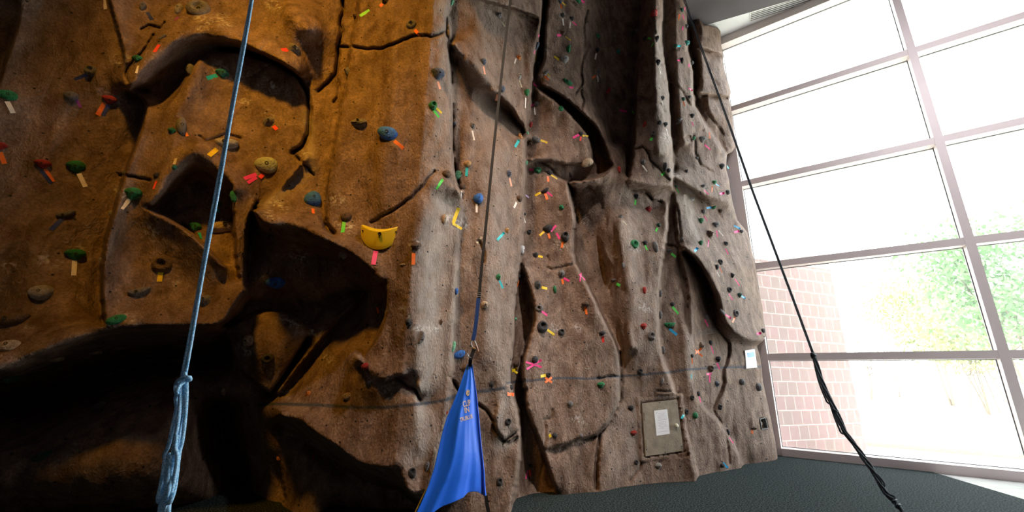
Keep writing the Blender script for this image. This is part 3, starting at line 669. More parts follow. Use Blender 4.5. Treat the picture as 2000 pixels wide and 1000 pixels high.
def build_rock():
    # quads on the grid
    J, I = np.meshgrid(np.arange(NY - 1), np.arange(NX - 1), indexing='ij')
    keep = (over[:-1, :-1] < 10.5)
    zmax = np.maximum.reduce([POS[:-1, :-1, 2], POS[1:, :-1, 2], POS[:-1, 1:, 2], POS[1:, 1:, 2]]); keep &= zmax > -0.03
    zmin = POS[:-1, :-1, 2]; keep &= zmin < CEIL + 0.35
    q = np.stack([J * NX + I, (J + 1) * NX + I, (J + 1) * NX + I + 1, J * NX + I + 1], -1)
    sq = sec[:-1, :-1]
    P = POS.reshape(-1, 3); C = MK.reshape(-1, 4)
    uvx = (np.arctan2(POS[..., 0], POS[..., 1]) * 5.0).reshape(-1); uvz = POS[..., 2].reshape(-1)
    for k, nm in enumerate(names):
        f = q[keep & (sq == k)].reshape(-1, 4)
        if len(f) == 0: continue
        ids, inv = np.unique(f, return_inverse=True); inv = inv.reshape(-1)
        me = bpy.data.meshes.new(nm); me.vertices.add(len(ids)); me.vertices.foreach_set('co', (P[ids] - np.array([0, 5.0, 0])).reshape(-1).astype(np.float32))
        me.loops.add(len(inv)); me.loops.foreach_set('vertex_index', inv.astype(np.int32))
        me.polygons.add(len(f)); me.polygons.foreach_set('loop_start', (np.arange(len(f)) * 4).astype(np.int32)); me.polygons.foreach_set('loop_total', np.full(len(f), 4, np.int32))
        me.polygons.foreach_set('use_smooth', np.ones(len(f), bool))
        ca = me.color_attributes.new('marks', 'FLOAT_COLOR', 'POINT'); ca.data.foreach_set('color', C[ids].reshape(-1).astype(np.float32))
        uv = me.uv_layers.new(name='UVMap'); uv.data.foreach_set('uv', np.column_stack([uvx[ids][inv], uvz[ids][inv]]).reshape(-1).astype(np.float32))
        me.update(calc_edges=True); me.validate(); me.materials.append(M_ROCK)
        o = bpy.data.objects.new(nm, me); COL.objects.link(o); o.parent = WALL
build_rock()
# ------------------------------------------------------------------ holds
HC = {'gr': (0.20, 0.19, 0.19), 'dk': (0.045, 0.045, 0.05), 'lg': (0.42, 0.40, 0.38), 'br': (0.16, 0.095, 0.06), 'bg': (0.50, 0.38, 0.26), 'gn': (0.02, 0.26, 0.09),
      'mt': (0.20, 0.62, 0.36), 'dg': (0.015, 0.10, 0.055), 'tl': (0.03, 0.30, 0.26), 'rd': (0.50, 0.03, 0.02), 'bl': (0.04, 0.20, 0.70), 'sb': (0.10, 0.13, 0.20), 'or': (0.80, 0.25, 0.05),
      'tn': (0.62, 0.36, 0.15), 'wh': (0.75, 0.76, 0.78), 'yl': (0.90, 0.66, 0.02), 'pg': (0.42, 0.46, 0.30)}
CNAME = {'gr': 'grey', 'dk': 'charcoal', 'lg': 'light grey', 'br': 'brown', 'bg': 'beige', 'gn': 'green', 'mt': 'mint green', 'dg': 'dark green', 'tl': 'teal', 'rd': 'red', 'bl': 'blue',
         'sb': 'slate blue', 'or': 'orange', 'tn': 'tan', 'wh': 'white', 'yl': 'yellow', 'pg': 'pale olive'}
TC = {'W': (0.85, 0.78, 0.72), 'O': (1.0, 0.20, 0.03), 'R': (0.95, 0.05, 0.03), 'P': (1.0, 0.06, 0.30), 'Y': (1.0, 0.68, 0.02), 'G': (0.12, 0.85, 0.12), 'C': (0.02, 0.55, 0.60), 'B': (0.03, 0.42, 0.80),
      'N': (0.03, 0.05, 0.22), 'V': (0.30, 0.05, 0.32), 'E': (0.95, 0.48, 0.34), 'L': (0.60, 0.50, 0.85), 'K': (0.60, 0.52, 0.36)}
TNAME = {'W': 'white', 'O': 'orange', 'R': 'red', 'P': 'pink', 'Y': 'yellow', 'G': 'bright green', 'C': 'turquoise', 'B': 'blue', 'N': 'navy', 'V': 'purple', 'E': 'peach', 'L': 'lavender', 'K': 'beige'}
KNAME = {'k': 'round', 'o': 'oval', 'v': 'pinch', 'w': 'wedge', 'd': 'ring', 'f': 'faceted', 'h': 'horn', 'j': 'pocket', 't': 'pointed', 'c': 'crescent', 's': 'sliver', 'b': 'dome'}
def hold_mesh(kind, seed):
    """Unit hold, about 1 wide, grows along +z from its flat back."""
    rc = random.Random(seed); bm = bmesh.new(); NR, NS = 9, 24
    flat = kind in 'ft'
    if flat: NR, NS = 4, 9
    asp = {'k': (1, .95), 'o': (1, .62), 'v': (.5, 1), 'w': (1, .82), 'd': (1, .9), 'f': (1, .9), 'h': (1, .5), 'j': (.95, 1), 't': (.62, 1), 'c': (1, .72), 's': (1, .34), 'b': (1, .74)}[kind]
    H = {'k': .55, 'o': .36, 'v': .42, 'w': .50, 'd': .40, 'f': .50, 'h': .42, 'j': .55, 't': .50, 'c': .36, 's': .25, 'b': .36}[kind]
    ph = [rc.uniform(0, 6.28) for _ in range(4)]
    jit = [rc.uniform(.8, 1.15) for _ in range(64)]
    rings = []
    for i in range(NR + 1):
        rho = 1 - i / NR
        ring = []
        for k in range(NS):
            a = 2 * math.pi * k / NS
            R = 1 + 0.06 * math.sin(2 * a + ph[0]) + 0.05 * math.sin(3 * a + ph[1])
            if kind in 'w': R *= 1 - 0.26 * max(0, abs(math.cos(a))) * (math.sin(a) < 0) + 0.10 * (math.sin(a) > 0)
            if kind == 't': R *= 1 - 0.35 * abs(math.cos(a)) * (math.sin(a) > 0)
            if flat: R *= jit[k % 9]
            if kind == 'h': R *= 1 + 0.25 * math.cos(a)
            rr = math.sin(rho * math.pi / 2) if not flat else rho ** 0.8
            x = 0.5 * asp[0] * R * rr * math.cos(a); y = 0.5 * asp[1] * R * rr * math.sin(a)
            z = H * math.cos(rho * math.pi / 2) ** 0.75 if rho > 1e-6 else H
            if flat: z = H * (1 - rho ** 1.3) * jit[(k + 3 * i) % 60]
            if kind == 'h': y += 0.22 * (x + 0.3) ** 2 * 1.6; z *= 0.75 + 0.9 * max(0, x + 0.1)
            if kind == 'w': z *= 0.70 + 0.9 * (y + 0.4)
            if kind == 'c': y += -0.55 * (0.25 - x * x) + (0.42 * (0.25 - x * x) if y < 0 else -0.10)
            if kind in 'dj':
                cx, cy, cr = (0.0, 0.03, 0.24) if kind == 'd' else (0.02, 0.14, 0.25)
                q = math.hypot(x - cx, y - cy) / cr
                if q < 1.0: z -= H * 0.78 * (1 - q ** 3)
            if kind == 's': z *= 0.7 + 0.6 * x
            if not flat: z += 0.015 * math.sin(9 * x + ph[2]) * math.sin(8 * y + ph[3])
            ring.append(bm.verts.new((x, y, z)))
        rings.append(ring)
        if i == NR: break
    back = [bm.verts.new((v.co.x, v.co.y, -0.16)) for v in rings[0]]
    for A, B in [(back, rings[0])] + list(zip(rings[:-1], rings[1:])):
        for k in range(NS):
            bm.faces.new([A[k], A[(k + 1) % NS], B[(k + 1) % NS], B[k]])
    bm.faces.new(list(reversed(back)))
    bmesh.ops.remove_doubles(bm, verts=rings[-1], dist=1e-4)
    for f in bm.faces: f.smooth = not flat
    # where the fixing bolt sits
    bx, by = (0.0, -0.26) if kind == 'j' else (0.0, 0.0)
    if kind == 'd': by = 0.03
    zt = 0
    for v in bm.verts:
        if math.hypot(v.co.x - bx, v.co.y - by) < 0.12: zt = max(zt, v.co.z)
    me = bpy.data.meshes.new('hold_' + kind); bm.to_mesh(me); bm.free(); return me, (bx, by, zt)
def bolt_mesh():
    bm = bmesh.new(); seg = 14
    prof = [(0.095, -0.05), (0.095, 0.012), (0.075, 0.020), (0.055, 0.012), (0.045, -0.03), (0.0, -0.03)]
    rg = [[bm.verts.new((r * math.cos(2 * math.pi * k / seg), r * math.sin(2 * math.pi * k / seg), z)) for k in range(seg)] for r, z in prof[:-1]]
    for A, B in zip(rg[:-1], rg[1:]):
        for k in range(seg): bm.faces.new([A[k], A[(k + 1) % seg], B[(k + 1) % seg], B[k]])
    bm.faces.new(rg[-1])
    me = bpy.data.meshes.new('bolt'); bm.to_mesh(me); bm.free(); return me
HM = {}
BOLT = bolt_mesh(); BOLT.materials.append(mat('dark_bolt', (0.015, 0.014, 0.014), 0.5, metal=0.3))
CAMV = Vector(EYE)
ZONES = [('the dark far wall of the cave side', lambda x, y: x < 252 and y < 235 + 0 * x and x < 240),
         ]
def zone(x, y):
    if y > 640 and x < 430 or (430 <= x < 545 and y > 750) or (500 < x < 740 and 455 < y < 680 and not (x > 728 and y < 520)) or (430 <= x < 660 and y > 630 and y < 860 and x < 545) or (540 < x < 660 and y > 860): return 'the shadowed cave'
    if x < 200 or (x < 284 and y < 205) or (x < 250 and y < 340): return 'the dark outer wall'
    if y < 110 and x < 640: return 'the arch top'
    if x < 385 and y < 420 or (x < 470 and y > 400): return 'the boulder under the arch'
    if x < 640: return 'the face inside the arch'
    if x < 886 and y < 400: return 'the upper orange buttress'
    if x < 888 or (x < 905 and y > 600): return 'the lower buttress'
    if x < 1062 and y < 240 and x < 1042: return 'the upper middle column'
    if x < 1024 and y < 600 or x < 1000: return 'the lower middle column'
    if y < 215: return 'the upper dark recess' if x < 1215 else ('the ridged pillar top' if x < 1312 else 'the high window pillar')
    if x < 1168 and y < 512: return 'the upper recessed panel'
    if x < 1212 and (y > 500) and x < 1190: return 'the lower recessed panel'
    if x < 1315 and y < 400: return 'the ridged pillar middle'
    if x < 1300 or (x < 1318 and y < 500): return 'the pillar above the hatch'
    if y < 400: return 'the high window pillar'
    if y < 660: return 'the mid window pillar'
    return 'the low window pillar'
H = [  # x, y, width px, kind, colour, turn, tapes
 (14,186,30,'o','gn',8,[('W',14,198,26,221,8)]), (279,14,20,'v','gr',0,[('N',287,24,297,39,8)]), (350,20,24,'v','lg',0,[('V',349,33,343,40,6)]), (389,21,42,'d','gr',0,[]),
 (318,73,16,'s','gr',50,[('R',311,87,301,102,6)]), (270,117,16,'w','gn',0,[('W',270,128,266,143,4)]), (179,140,21,'j','gr',20,[('N',170,145,146,156,7)]), (139,188,20,'k','gr',0,[('V',148,192,158,210,5)]),
 (214,195,20,'w','rd',0,[('O',206,201,191,225,9),('N',212,205,201,226,7)]), (2,286,17,'w','rd',0,[('O',0,297,9,320,8)]), (84,321,21,'w','rd',0,[('O',88,330,104,355,7),('N',80,332,100,358,7)]),
 (149,327,27,'w','gn',0,[('W',154,339,167,365,8)]), (374,138,24,'v','gr',8,[]), (354,248,36,'v','gr',12,[('O',361,257,366,266,6)]), (336,256,12,'w','gn',0,[]), (341,327,9,'k','tl',0,[('K',345,309,341,321,7)]),
 (244,338,9,'k','gr',0,[]), (218,417,11,'v','lg',0,[]), (198,508,10,'v','lg',0,[]), (307,343,11,'k','dk',0,[('R',306,354,300,369,5)]), (260,380,28,'w','gn',-5,[('W',255,387,237,408,8)]),
 (124,421,26,'h','gr',10,[('N',121,428,99,449,8)]), (147,498,27,'w','gn',0,[('W',146,508,144,538,8)]), (81,572,33,'k','lg',0,[]), (17,627,48,'h','br',-10,[]), (266,573,33,'h','gr',0,[]),
 (318,516,36,'d','br',20,[('Y',314,532,311,550,9)]), (228,625,30,'o','gn',25,[]), (381,444,19,'w','gn',-15,[('C',389,454,394,466,6)]), (401,587,26,'f','gr',0,[]), (19,677,38,'o','bg',0,[]),
 (109,701,28,'s','bg',10,[]), (185,688,22,'s','bg',15,[]), (20,738,24,'w','dg',0,[]), (77,895,32,'h','dg',0,[]), (194,794,22,'f','gr',0,[]),
 (574,95,23,'f','gr',0,[('R',562,97,550,98,9)]), (434,145,20,'w','tl',0,[('C',424,147,404,153,8)]), (526,238,23,'f','gr',0,[('R',534,246,541,253,8)]), (436,282,40,'h','lg',-14,[('Y',424,291,408,304,9)]),
 (521,323,42,'b','pg',0,[('P',501,340,477,349,8),('P',501,346,484,357,7),('R',515,340,507,347,8)]), (695,32,13,'f','br',0,[('G',703,31,722,20,7)]), (680,140,18,'t','gr',0,[]), (702,238,33,'c','gr',0,[]),
 (752,3,15,'f','dk',0,[('R',748,8,743,13,9)]), (458,384,22,'v','gn',0,[]), (426,400,11,'k','gn',0,[('C',425,407,427,415,5)]), (434,430,8,'k','bg',0,[]), (442,443,46,'h','bg',180,[]),
 (539,551,36,'o','bl',0,[]), (671,497,30,'h','lg',10,[]), (611,391,33,'k','bl',20,[('O',611,407,612,417,6)]), (677,424,20,'k','br',0,[('G',672,433,669,454,8)]), (486,665,26,'f','bg',0,[]), (523,700,22,'d','dk',0,[]),
 (714,715,14,'k','rd',0,[]), (679,774,16,'k','bg',0,[]), (602,769,12,'f','or',0,[]), (438,764,15,'v','bg',0,[]), (437,793,13,'k','bg',0,[]), (545,895,11,'f','or',60,[]), (612,891,8,'v','rd',0,[]),
 (804,49,20,'d','gr',10,[('O',810,58,821,71,7)]), (854,146,26,'w','sb',-10,[('E',855,159,859,174,7)]), (845,207,18,'j','gn',0,[('G',846,214,857,229,6),('Y',852,211,863,221,5)]), (758,262,42,'o','bl',-22,[('O',770,275,788,290,8)]),
 (881,5,14,'v','mt',0,[]), (974,30,15,'f','gr',0,[('K',977,39,986,52,5)]), (1013,113,12,'f','or',0,[('W',1008,114,1005,124,3)]), (943,121,13,'k','sb',0,[('E',944,129,947,145,5)]), (1013,149,14,'f','lg',0,[('K',1014,157,1019,171,4)]),
 (979,174,14,'k','sb',0,[('E',973,182,969,197,5)]), (1028,181,17,'v','gn',0,[('W',1027,191,1026,211,4)]), (922,246,14,'f','gr',0,[('W',922,255,926,274,5)]), (1016,268,15,'v','tn',20,[('C',1014,273,1006,287,6)]), (887,241,10,'v','sb',0,[]),
 (872,341,18,'k','br',0,[('G',865,350,852,369,6)]), (894,341,22,'t','mt',0,[]), (913,320,14,'k','tn',0,[('C',912,327,911,344,6)]), (902,364,13,'k','br',0,[('W',902,373,900,386,4)]), (934,388,20,'k','bl',0,[('W',931,398,931,415,5)]),
 (993,339,15,'f','sb',0,[('E',995,347,999,364,5)]), (1014,388,13,'k','br',0,[('W',1009,395,1004,406,5)]), (866,428,18,'v','bg',0,[]), (990,450,12,'f','tn',0,[('C',985,454,971,469,6)]), (813,482,19,'w','br',10,[('O',808,494,807,517,8)]),
 (787,517,13,'s','bg',0,[]), (1018,488,18,'v','wh',0,[]), (973,541,13,'f','gn',0,[('C',975,548,982,563,6)]), (890,569,14,'v','bl',0,[]), (1014,541,11,'k','dk',0,[('O',1013,548,1010,559,5)]),
 (798,629,15,'f','dk',0,[]), (821,664,24,'h','gr',55,[]), (946,595,17,'f','bg',0,[]), (861,629,12,'t','br',0,[]), (885,677,22,'s','mt',85,[]), (897,692,24,'o','bl',20,[]), (908,718,14,'f','br',0,[]), (959,750,12,'f','dk',0,[]),
 (991,824,14,'j','dk',0,[]), (1006,708,17,'k','br',0,[]), (997,757,10,'k','dk',0,[('O',991,769,1004,771,8)]), (1006,623,7,'k','mt',0,[]), (804,924,18,'j','dk',0,[]), (833,910,18,'v','gr',-10,[]), (975,941,14,'j','dk',0,[]), (872,806,7,'v','rd',-30,[]),
 (1093,3,10,'k','sb',0,[('O',1094,8,1097,16,5),('Y',1097,4,1105,11,3)]), (1129,2,11,'k','gn',0,[('P',1133,1,1142,5,6)]), (1098,30,9,'k','dk',0,[('W',1099,36,1101,50,4)]), (1116,37,9,'k','dk',0,[('W',1114,43,1113,55,3),('P',1118,43,1126,50,4)]),
 (1059,73,13,'v','gr',15,[('O',1056,81,1059,91,3),('P',1054,68,1051,71,4)]), (1099,65,11,'w','br',0,[('P',1096,69,1088,69,5),('Y',1104,71,1115,79,2)]), (1047,89,16,'v','sb',0,[('P',1044,98,1043,106,5),('Y',1047,107,1045,121,3)]), (1048,127,17,'v','gr',0,[]),
 (1110,96,16,'v','gn',0,[('O',1108,109,1110,116,4)]), (1102,118,17,'w','lg',0,[('Y',1092,117,1082,110,5)]), (1167,70,11,'o','gn',0,[]), (1166,98,9,'k','dk',0,[('W',1165,104,1162,116,4)]), (1207,101,8,'k','tl',0,[]), (1236,65,8,'k','dg',0,[]),
 (1064,143,12,'h','gr',0,[('O',1064,149,1071,157,5),('Y',1068,143,1074,150,3)]), (1105,160,18,'h','gn',-45,[('P',1112,171,1120,171,4)]), (1168,140,9,'k','gr',0,[('O',1164,148,1156,153,5),('W',1166,147,1168,160,4)]), (1187,180,13,'h','rd',45,[]),
 (1048,203,10,'k','gr',0,[('P',1043,205,1036,206,5),('W',1044,209,1045,224,3)]), (1095,212,13,'f','gn',0,[]), (1231,216,11,'t','gr',0,[('P',1224,218,1210,215,5),('G',1233,217,1241,222,4)]),
 (1278,28,15,'w','rd',20,[]), (1243,59,13,'f','gr',0,[]), (1260,76,9,'k','dk',0,[('G',1265,74,1272,76,4)]), (1281,77,16,'v','dk',-15,[('G',1277,84,1272,92,5)]), (1331,20,9,'k','dg',0,[('O',1327,28,1325,39,4),('P',1333,29,1336,39,4)]),
 (1342,7,8,'k','gr',0,[('P',1338,14,1337,20,4)]), (1339,52,9,'w','dk',0,[('P',1334,52,1333,59,4)]), (1340,85,12,'w','tl',0,[]), (1319,90,8,'k','dg',0,[('C',1322,90,1330,90,5)]), (1284,122,11,'j','dk',0,[('W',1286,130,1291,145,3)]),
 (1331,119,12,'v','dk',0,[('P',1328,118,1323,118,4)]), (1350,123,9,'k','dk',0,[('P',1346,124,1345,131,4)]), (1357,170,9,'k','dk',0,[('P',1353,177,1345,173,4)]), (1293,192,9,'j','gr',0,[('W',1292,197,1295,206,3)]), (1334,194,8,'k','dg',0,[('O',1334,198,1337,207,4)]),
 (1346,190,7,'w','dk',0,[]), (1351,227,10,'w','dk',0,[('P',1351,239,1354,246,3)]), (1327,238,13,'w','gr',20,[]),
 (1259,245,13,'h','rd',40,[]), (1288,240,11,'f','dk',0,[]), (1298,244,11,'w','dk',0,[('W',1301,251,1305,266,3)]), (1277,263,12,'j','gr',0,[('G',1273,269,1271,275,6)]), (1354,270,8,'k','gn',0,[]), (1370,273,15,'w','gr',0,[('P',1376,283,1387,293,5)]),
 (1256,316,10,'k','gr',0,[('W',1255,323,1264,335,3)]), (1208,332,14,'v','rd',0,[]), (1298,326,16,'v','dk',0,[]), (1305,333,9,'k','dk',0,[('G',1298,337,1292,342,5)]), (1360,309,7,'k','dk',0,[]), (1408,326,13,'w','dk',0,[('C',1420,324,1423,330,4)]),
 (1340,335,10,'t','dk',0,[]), (1242,384,10,'j','dk',0,[('G',1241,390,1240,400,5)]), (1319,364,6,'k','dg',0,[('G',1321,368,1326,378,4)]), (1372,364,13,'h','gr',0,[('P',1375,372,1384,380,3)]), (1394,357,10,'w','gn',0,[('O',1391,364,1390,375,4),('B',1398,360,1405,364,4)]),
 (1420,376,10,'k','dk',0,[('P',1415,377,1404,379,5)]), (1350,389,13,'o','lg',0,[]), (1393,405,10,'w','gn',20,[('B',1390,405,1379,407,5)]), (1373,414,10,'k','gr',0,[('P',1375,422,1381,431,3)]), (1266,410,13,'w','rd',0,[]),
 (1212,424,11,'f','gr',0,[('K',1216,431,1225,440,3)]), (1368,432,12,'w','gn',0,[]), (1397,440,14,'w','gr',-10,[('P',1399,450,1401,463,4),('W',1403,450,1412,461,4)]), (1286,440,8,'k','dg',0,[('G',1284,445,1281,452,4)]),
 (1447,452,8,'k','dk',0,[('P',1444,451,1434,454,5),('B',1446,447,1433,441,5)]), (1036,244,11,'v','rd',0,[]), (1030,261,9,'v','mt',0,[]), (1047,273,18,'o','gr',-15,[('Y',1056,274,1069,279,6)]), (1134,261,9,'k','dk',0,[('P',1131,263,1119,269,5),('Y',1138,265,1149,266,4),('R',1135,267,1133,275,4)]),
 (1146,317,26,'v','bg',-32,[]), (1027,318,10,'v','mt',0,[]), (1050,333,14,'k','gn',0,[('P',1042,332,1033,331,5)]), (1073,338,11,'k','dk',0,[('Y',1076,342,1088,350,5),('O',1070,344,1071,355,5)]), (1113,341,14,'s','dk',-45,[]),
 (1063,374,15,'h','dk',10,[('Y',1056,376,1045,382,5),('O',1065,378,1069,390,6),('P',1068,375,1079,383,4)]), (1096,405,11,'f','gn',0,[]), (1024,418,6,'k','dk',0,[('W',1023,425,1026,435,4)]), (1033,453,9,'j','dk',0,[]),
 (1070,447,18,'w','dk',10,[('Y',1063,452,1054,460,5),('P',1076,452,1086,440,5),('O',1071,456,1074,466,5)]), (1104,462,18,'j','dk',0,[('P',1093,467,1087,455,5),('O',1099,473,1097,484,5)]), (1046,498,13,'f','dk',0,[('Y',1050,500,1060,502,5)]),
 (1096,534,17,'f','gr',0,[('O',1098,545,1100,555,5),('P',1101,543,1112,549,5)]), (1049,557,19,'f','dk',0,[('Y',1058,561,1069,564,6)]), (1083,565,14,'v','gn',10,[]), (1053,602,16,'d','gr',0,[('P',1058,608,1069,616,5)]), (1143,594,13,'w','br',0,[('O',1143,599,1146,614,5)]),
 (1058,639,24,'j','dk',25,[('Y',1069,644,1083,654,5)]), (1096,649,14,'j','dk',0,[]), (1176,651,12,'w','dk',0,[('R',1177,657,1178,669,6)]), (1217,518,11,'v','gr',0,[]), (1198,548,13,'h','gr',-30,[('G',1204,554,1211,558,6)]),
 (1238,477,20,'d','gn',0,[]), (1259,475,10,'w','dk',0,[('G',1260,479,1264,488,4)]), (1279,483,21,'v','gr',10,[]), (1305,490,12,'h','gr',0,[('G',1311,495,1320,502,5)]), (1330,470,12,'h','gr',30,[]), (1385,458,20,'t','br',0,[('P',1384,469,1383,482,3)]),
 (1368,475,14,'v','gn',-30,[('B',1363,484,1355,492,6)]), (1417,476,11,'f','dk',0,[('P',1417,486,1422,497,4)]), (1406,512,12,'d','dk',0,[('O',1405,521,1410,533,3)]), (1399,522,13,'v','dk',-20,[('W',1400,531,1405,540,3)]), (1429,538,12,'t','dk',0,[('P',1435,545,1444,558,4)]),
 (1423,566,13,'d','dk',0,[('P',1423,574,1431,586,4)]), (1443,577,11,'w','dg',0,[('B',1447,578,1456,583,5)]), (1258,567,14,'v','rd',0,[]), (1313,594,9,'k','dk',0,[('G',1313,599,1325,613,5)]), (1288,573,15,'v','gr',0,[]), (1288,615,16,'v','gr',0,[]), (1384,592,13,'h','dk',20,[]),
 (1344,596,11,'v','br',0,[]), (1378,619,10,'k','gr',0,[('P',1376,624,1383,638,5)]), (1436,612,15,'d','gr',0,[('O',1435,619,1430,629,6)]), (1411,609,13,'v','gr',30,[('P',1415,614,1428,622,5)]), (1304,635,20,'h','gn',-20,[('B',1307,642,1322,654,6)]), (1256,638,14,'w','rd',0,[]),
 (1271,657,17,'j','gr',0,[]), (1489,646,10,'k','dk',0,[('P',1487,650,1475,654,5)]), (1044,702,14,'k','dk',0,[]), (1071,732,10,'d','dk',0,[('Y',1066,733,1056,735,6)]), (1173,752,14,'w','gn',0,[]), (1113,788,11,'k','gr',0,[]), (1083,850,10,'k','dk',0,[('Y',1073,848,1076,854,6)]),
 (1134,851,10,'f','gr',0,[]), (1232,797,12,'w','dk',0,[]), (1237,846,12,'w','rd',0,[]), (1035,910,8,'k','dk',0,[('P',1030,920,1027,935,4),('R',1034,918,1036,930,4)]), (1250,725,11,'j','dk',0,[]), (1292,744,13,'v','gr',-15,[]), (1294,684,14,'v','gr',0,[]),
 (1351,777,9,'j','dk',0,[]), (1363,769,9,'k','dk',0,[('P',1365,774,1368,786,5)]), (1340,804,10,'d','dk',0,[('C',1336,809,1331,818,6)]), (1357,811,12,'k','gn',0,[]), (1368,676,15,'f','br',0,[]), (1351,695,7,'k','dk',0,[('O',1351,699,1352,711,4)]), (1387,669,9,'k','dk',0,[('P',1388,675,1393,690,4)]),
 (1402,702,12,'w','dk',0,[('P',1400,709,1405,721,5)]), (1387,720,13,'j','br',0,[]), (1399,750,13,'f','sb',0,[]), (1448,746,12,'k','gr',0,[]), (1480,756,15,'k','gr',0,[]), (1405,795,10,'j','dk',0,[]), (1472,836,12,'t','br',90,[('O',1469,840,1469,847,6)]),
 (1421,844,12,'v','dk',-10,[('P',1424,855,1432,866,5)]), (1410,909,9,'k','dk',0,[('B',1412,904,1422,914,5)]), (1242,903,9,'j','dk',0,[]), (1285,910,13,'w','lg',0,[])]
ORD = ['first', 'second', 'third', 'fourth', 'fifth', 'sixth', 'seventh', 'eighth', 'ninth', 'tenth', 'eleventh', 'twelfth', 'thirteenth', 'fourteenth']
def axis_depth(P): return float((np.array(P) - EYE) @ RW @ np.array([0, 0, -1.0]))
def ribbon(bm, x0, y0, x1, y1, wpx, lift=0.006, n=6):
    """A strip of tape that follows the rock between two points; lists its centre line."""
    cen = []
    for i in range(n + 1):
        t = i / n; P, N_ = surf(x0 + (x1 - x0) * t, y0 + (y1 - y0) * t); cen.append((P, N_))
    dep = [(P - CAMV).length for P, _ in cen]; md = sorted(dep)[len(dep) // 2]      # tape bridges a step in the rock
    cen = [(CAMV + (P - CAMV) * (min(max(q, md - 0.10), md + 0.05) / q), N_) for (P, N_), q in zip(cen, dep)]
    L = []
    for i, (P, N_) in enumerate(cen):
        d = (cen[min(i + 1, n)][0] - cen[max(i - 1, 0)][0]).normalized(); V = (CAMV - P).normalized()
        Nn = (N_ + V * 0.6).normalized(); s = Nn.cross(d).normalized(); w = wpx * 0.88 * axis_depth(P) / FPX / 2
        # keep both edges clear of the bumps
        c = P + V * lift
        L.append((c - s * w, c + s * w, V))
    a = [(bm.verts.new(p), bm.verts.new(q), bm.verts.new(q - v * 0.0018), bm.verts.new(p - v * 0.0018)) for p, q, v in L]
    for A, B in zip(a[:-1], a[1:]):
        for k in range(4): bm.faces.new([A[k], A[(k + 1) % 4], B[(k + 1) % 4], B[k]])
    bm.faces.new(list(reversed(a[0]))); bm.faces.new(a[-1])
def localise(bm):
    c = Vector((0, 0, 0))
    for v in bm.verts: c += v.co
    c /= len(bm.verts)
    for v in bm.verts: v.co -= c
    return c
def tape_mat(t): return mat('tape_' + TNAME[t].replace(' ', '_'), TC[t], 0.45, var=0.06, vscale=30, bump=0.002, bscale=90)
def tape_things(strips, label, group, name='marking_tape'):
    if len(strips) == 1:
        bm = bmesh.new(); t, *a = strips[0]; ribbon(bm, *a); c = localise(bm)
        bmesh.ops.recalc_face_normals(bm, faces=bm.faces); o = obj(name, bm, tape_mat(t)); o.location = c
        return tag(o, label, 'tape', group)
    P, _ = surf(strips[0][1], strips[0][2]); root = thing(name, P, label, 'tape', group)
    for i, (t, *a) in enumerate(strips):
        bm = bmesh.new(); ribbon(bm, *a, lift=0.006 + 0.003 * i)
        for v in bm.verts: v.co -= P
        bmesh.ops.recalc_face_normals(bm, faces=bm.faces); obj('strip', bm, tape_mat(t), root)
    return root
def hold_frame(x, y, turn):
    P, N_ = surf(x, y); V = (CAMV - P).normalized(); Z = (N_ + V * 0.45).normalized()
    up = Vector((0, 0, 1)) - Z * Z.z; up.normalize(); X = up.cross(Z)
    R = Matrix((X, up, Z)).transposed() @ Matrix.Rotation(math.radians(turn), 3, 'Z')
    return P, N_, R
# a name phrase for each hold that singles it out
cnt = {}
for h in sorted(H, key=lambda h: h[1]):
    k = (h[4], h[3], zone(h[0], h[1])); cnt.setdefault(k, []).append(h)
phrase = {}
for (c, k, z), L in cnt.items():
    for i, h in enumerate(L):
        ordn = '' if len(L) == 1 else (', %s from top' % ORD[i] if i else ', topmost')
        phrase[id(h)] = ('%s %s hold%s' % (CNAME[c], KNAME[k], ordn), z)
for h in H:
    x, y, w, kind, colr, turn, tapes = h
    key = (kind, (x * 7 + y) % 2)
    if key not in HM: HM[key] = hold_mesh(*key)
    base, bp = HM[key]
    mk = 'hold_' + CNAME[colr].replace(' ', '_')
    nm = base.name + mk
    if nm not in HM:
        me = base.copy(); me.materials.append(mat(mk, HC[colr], 0.62, var=0.30, vscale=5.0, bump=0.02, bscale=14)); HM[nm] = me
    P, N_, R = hold_frame(x, y, turn)
    s = w * axis_depth(P) / FPX
    phs, z = phrase[id(h)]
    root = thing('climbing_hold', P + N_ * 0.004, '%s on %s' % (phs.rstrip(',') if phs.endswith(',') else phs, z), 'climbing hold', 'climbing holds on ' + z)
    root['label'] = root['label'].replace('hold,', 'hold,')
    o = obj('grip', HM[nm], None, root)
    S = Matrix.Diagonal((s, s, max(s * 0.85, 0.03), 1)); o.matrix_basis = R.to_4x4() @ S
    if w >= 9 and kind not in 's':
        b = obj('bolt', BOLT, None, root); bs = s * (0.8 if kind != 'd' else 0.9)
        off = R @ Vector((bp[0] * s, bp[1] * s, (bp[2]) * max(s * 0.85, 0.03)))
        b.matrix_basis = Matrix.Translation(off) @ R.to_4x4() @ Matrix.Diagonal((bs, bs, bs, 1))
    tcount = {}
    for t in tapes: tcount.setdefault(t[0], []).append(t)
    for t in tapes:
        w_ = TNAME[t[0]]
        if len(tcount[t[0]]) > 1: w_ = ('upper ' if t[2] <= min(q[2] for q in tcount[t[0]]) else 'lower ') + w_
        ph2 = phs.rstrip(',')
        tape_things([t], '%s tape at %s on %s' % (w_, ph2, z), 'marking tapes on ' + z)
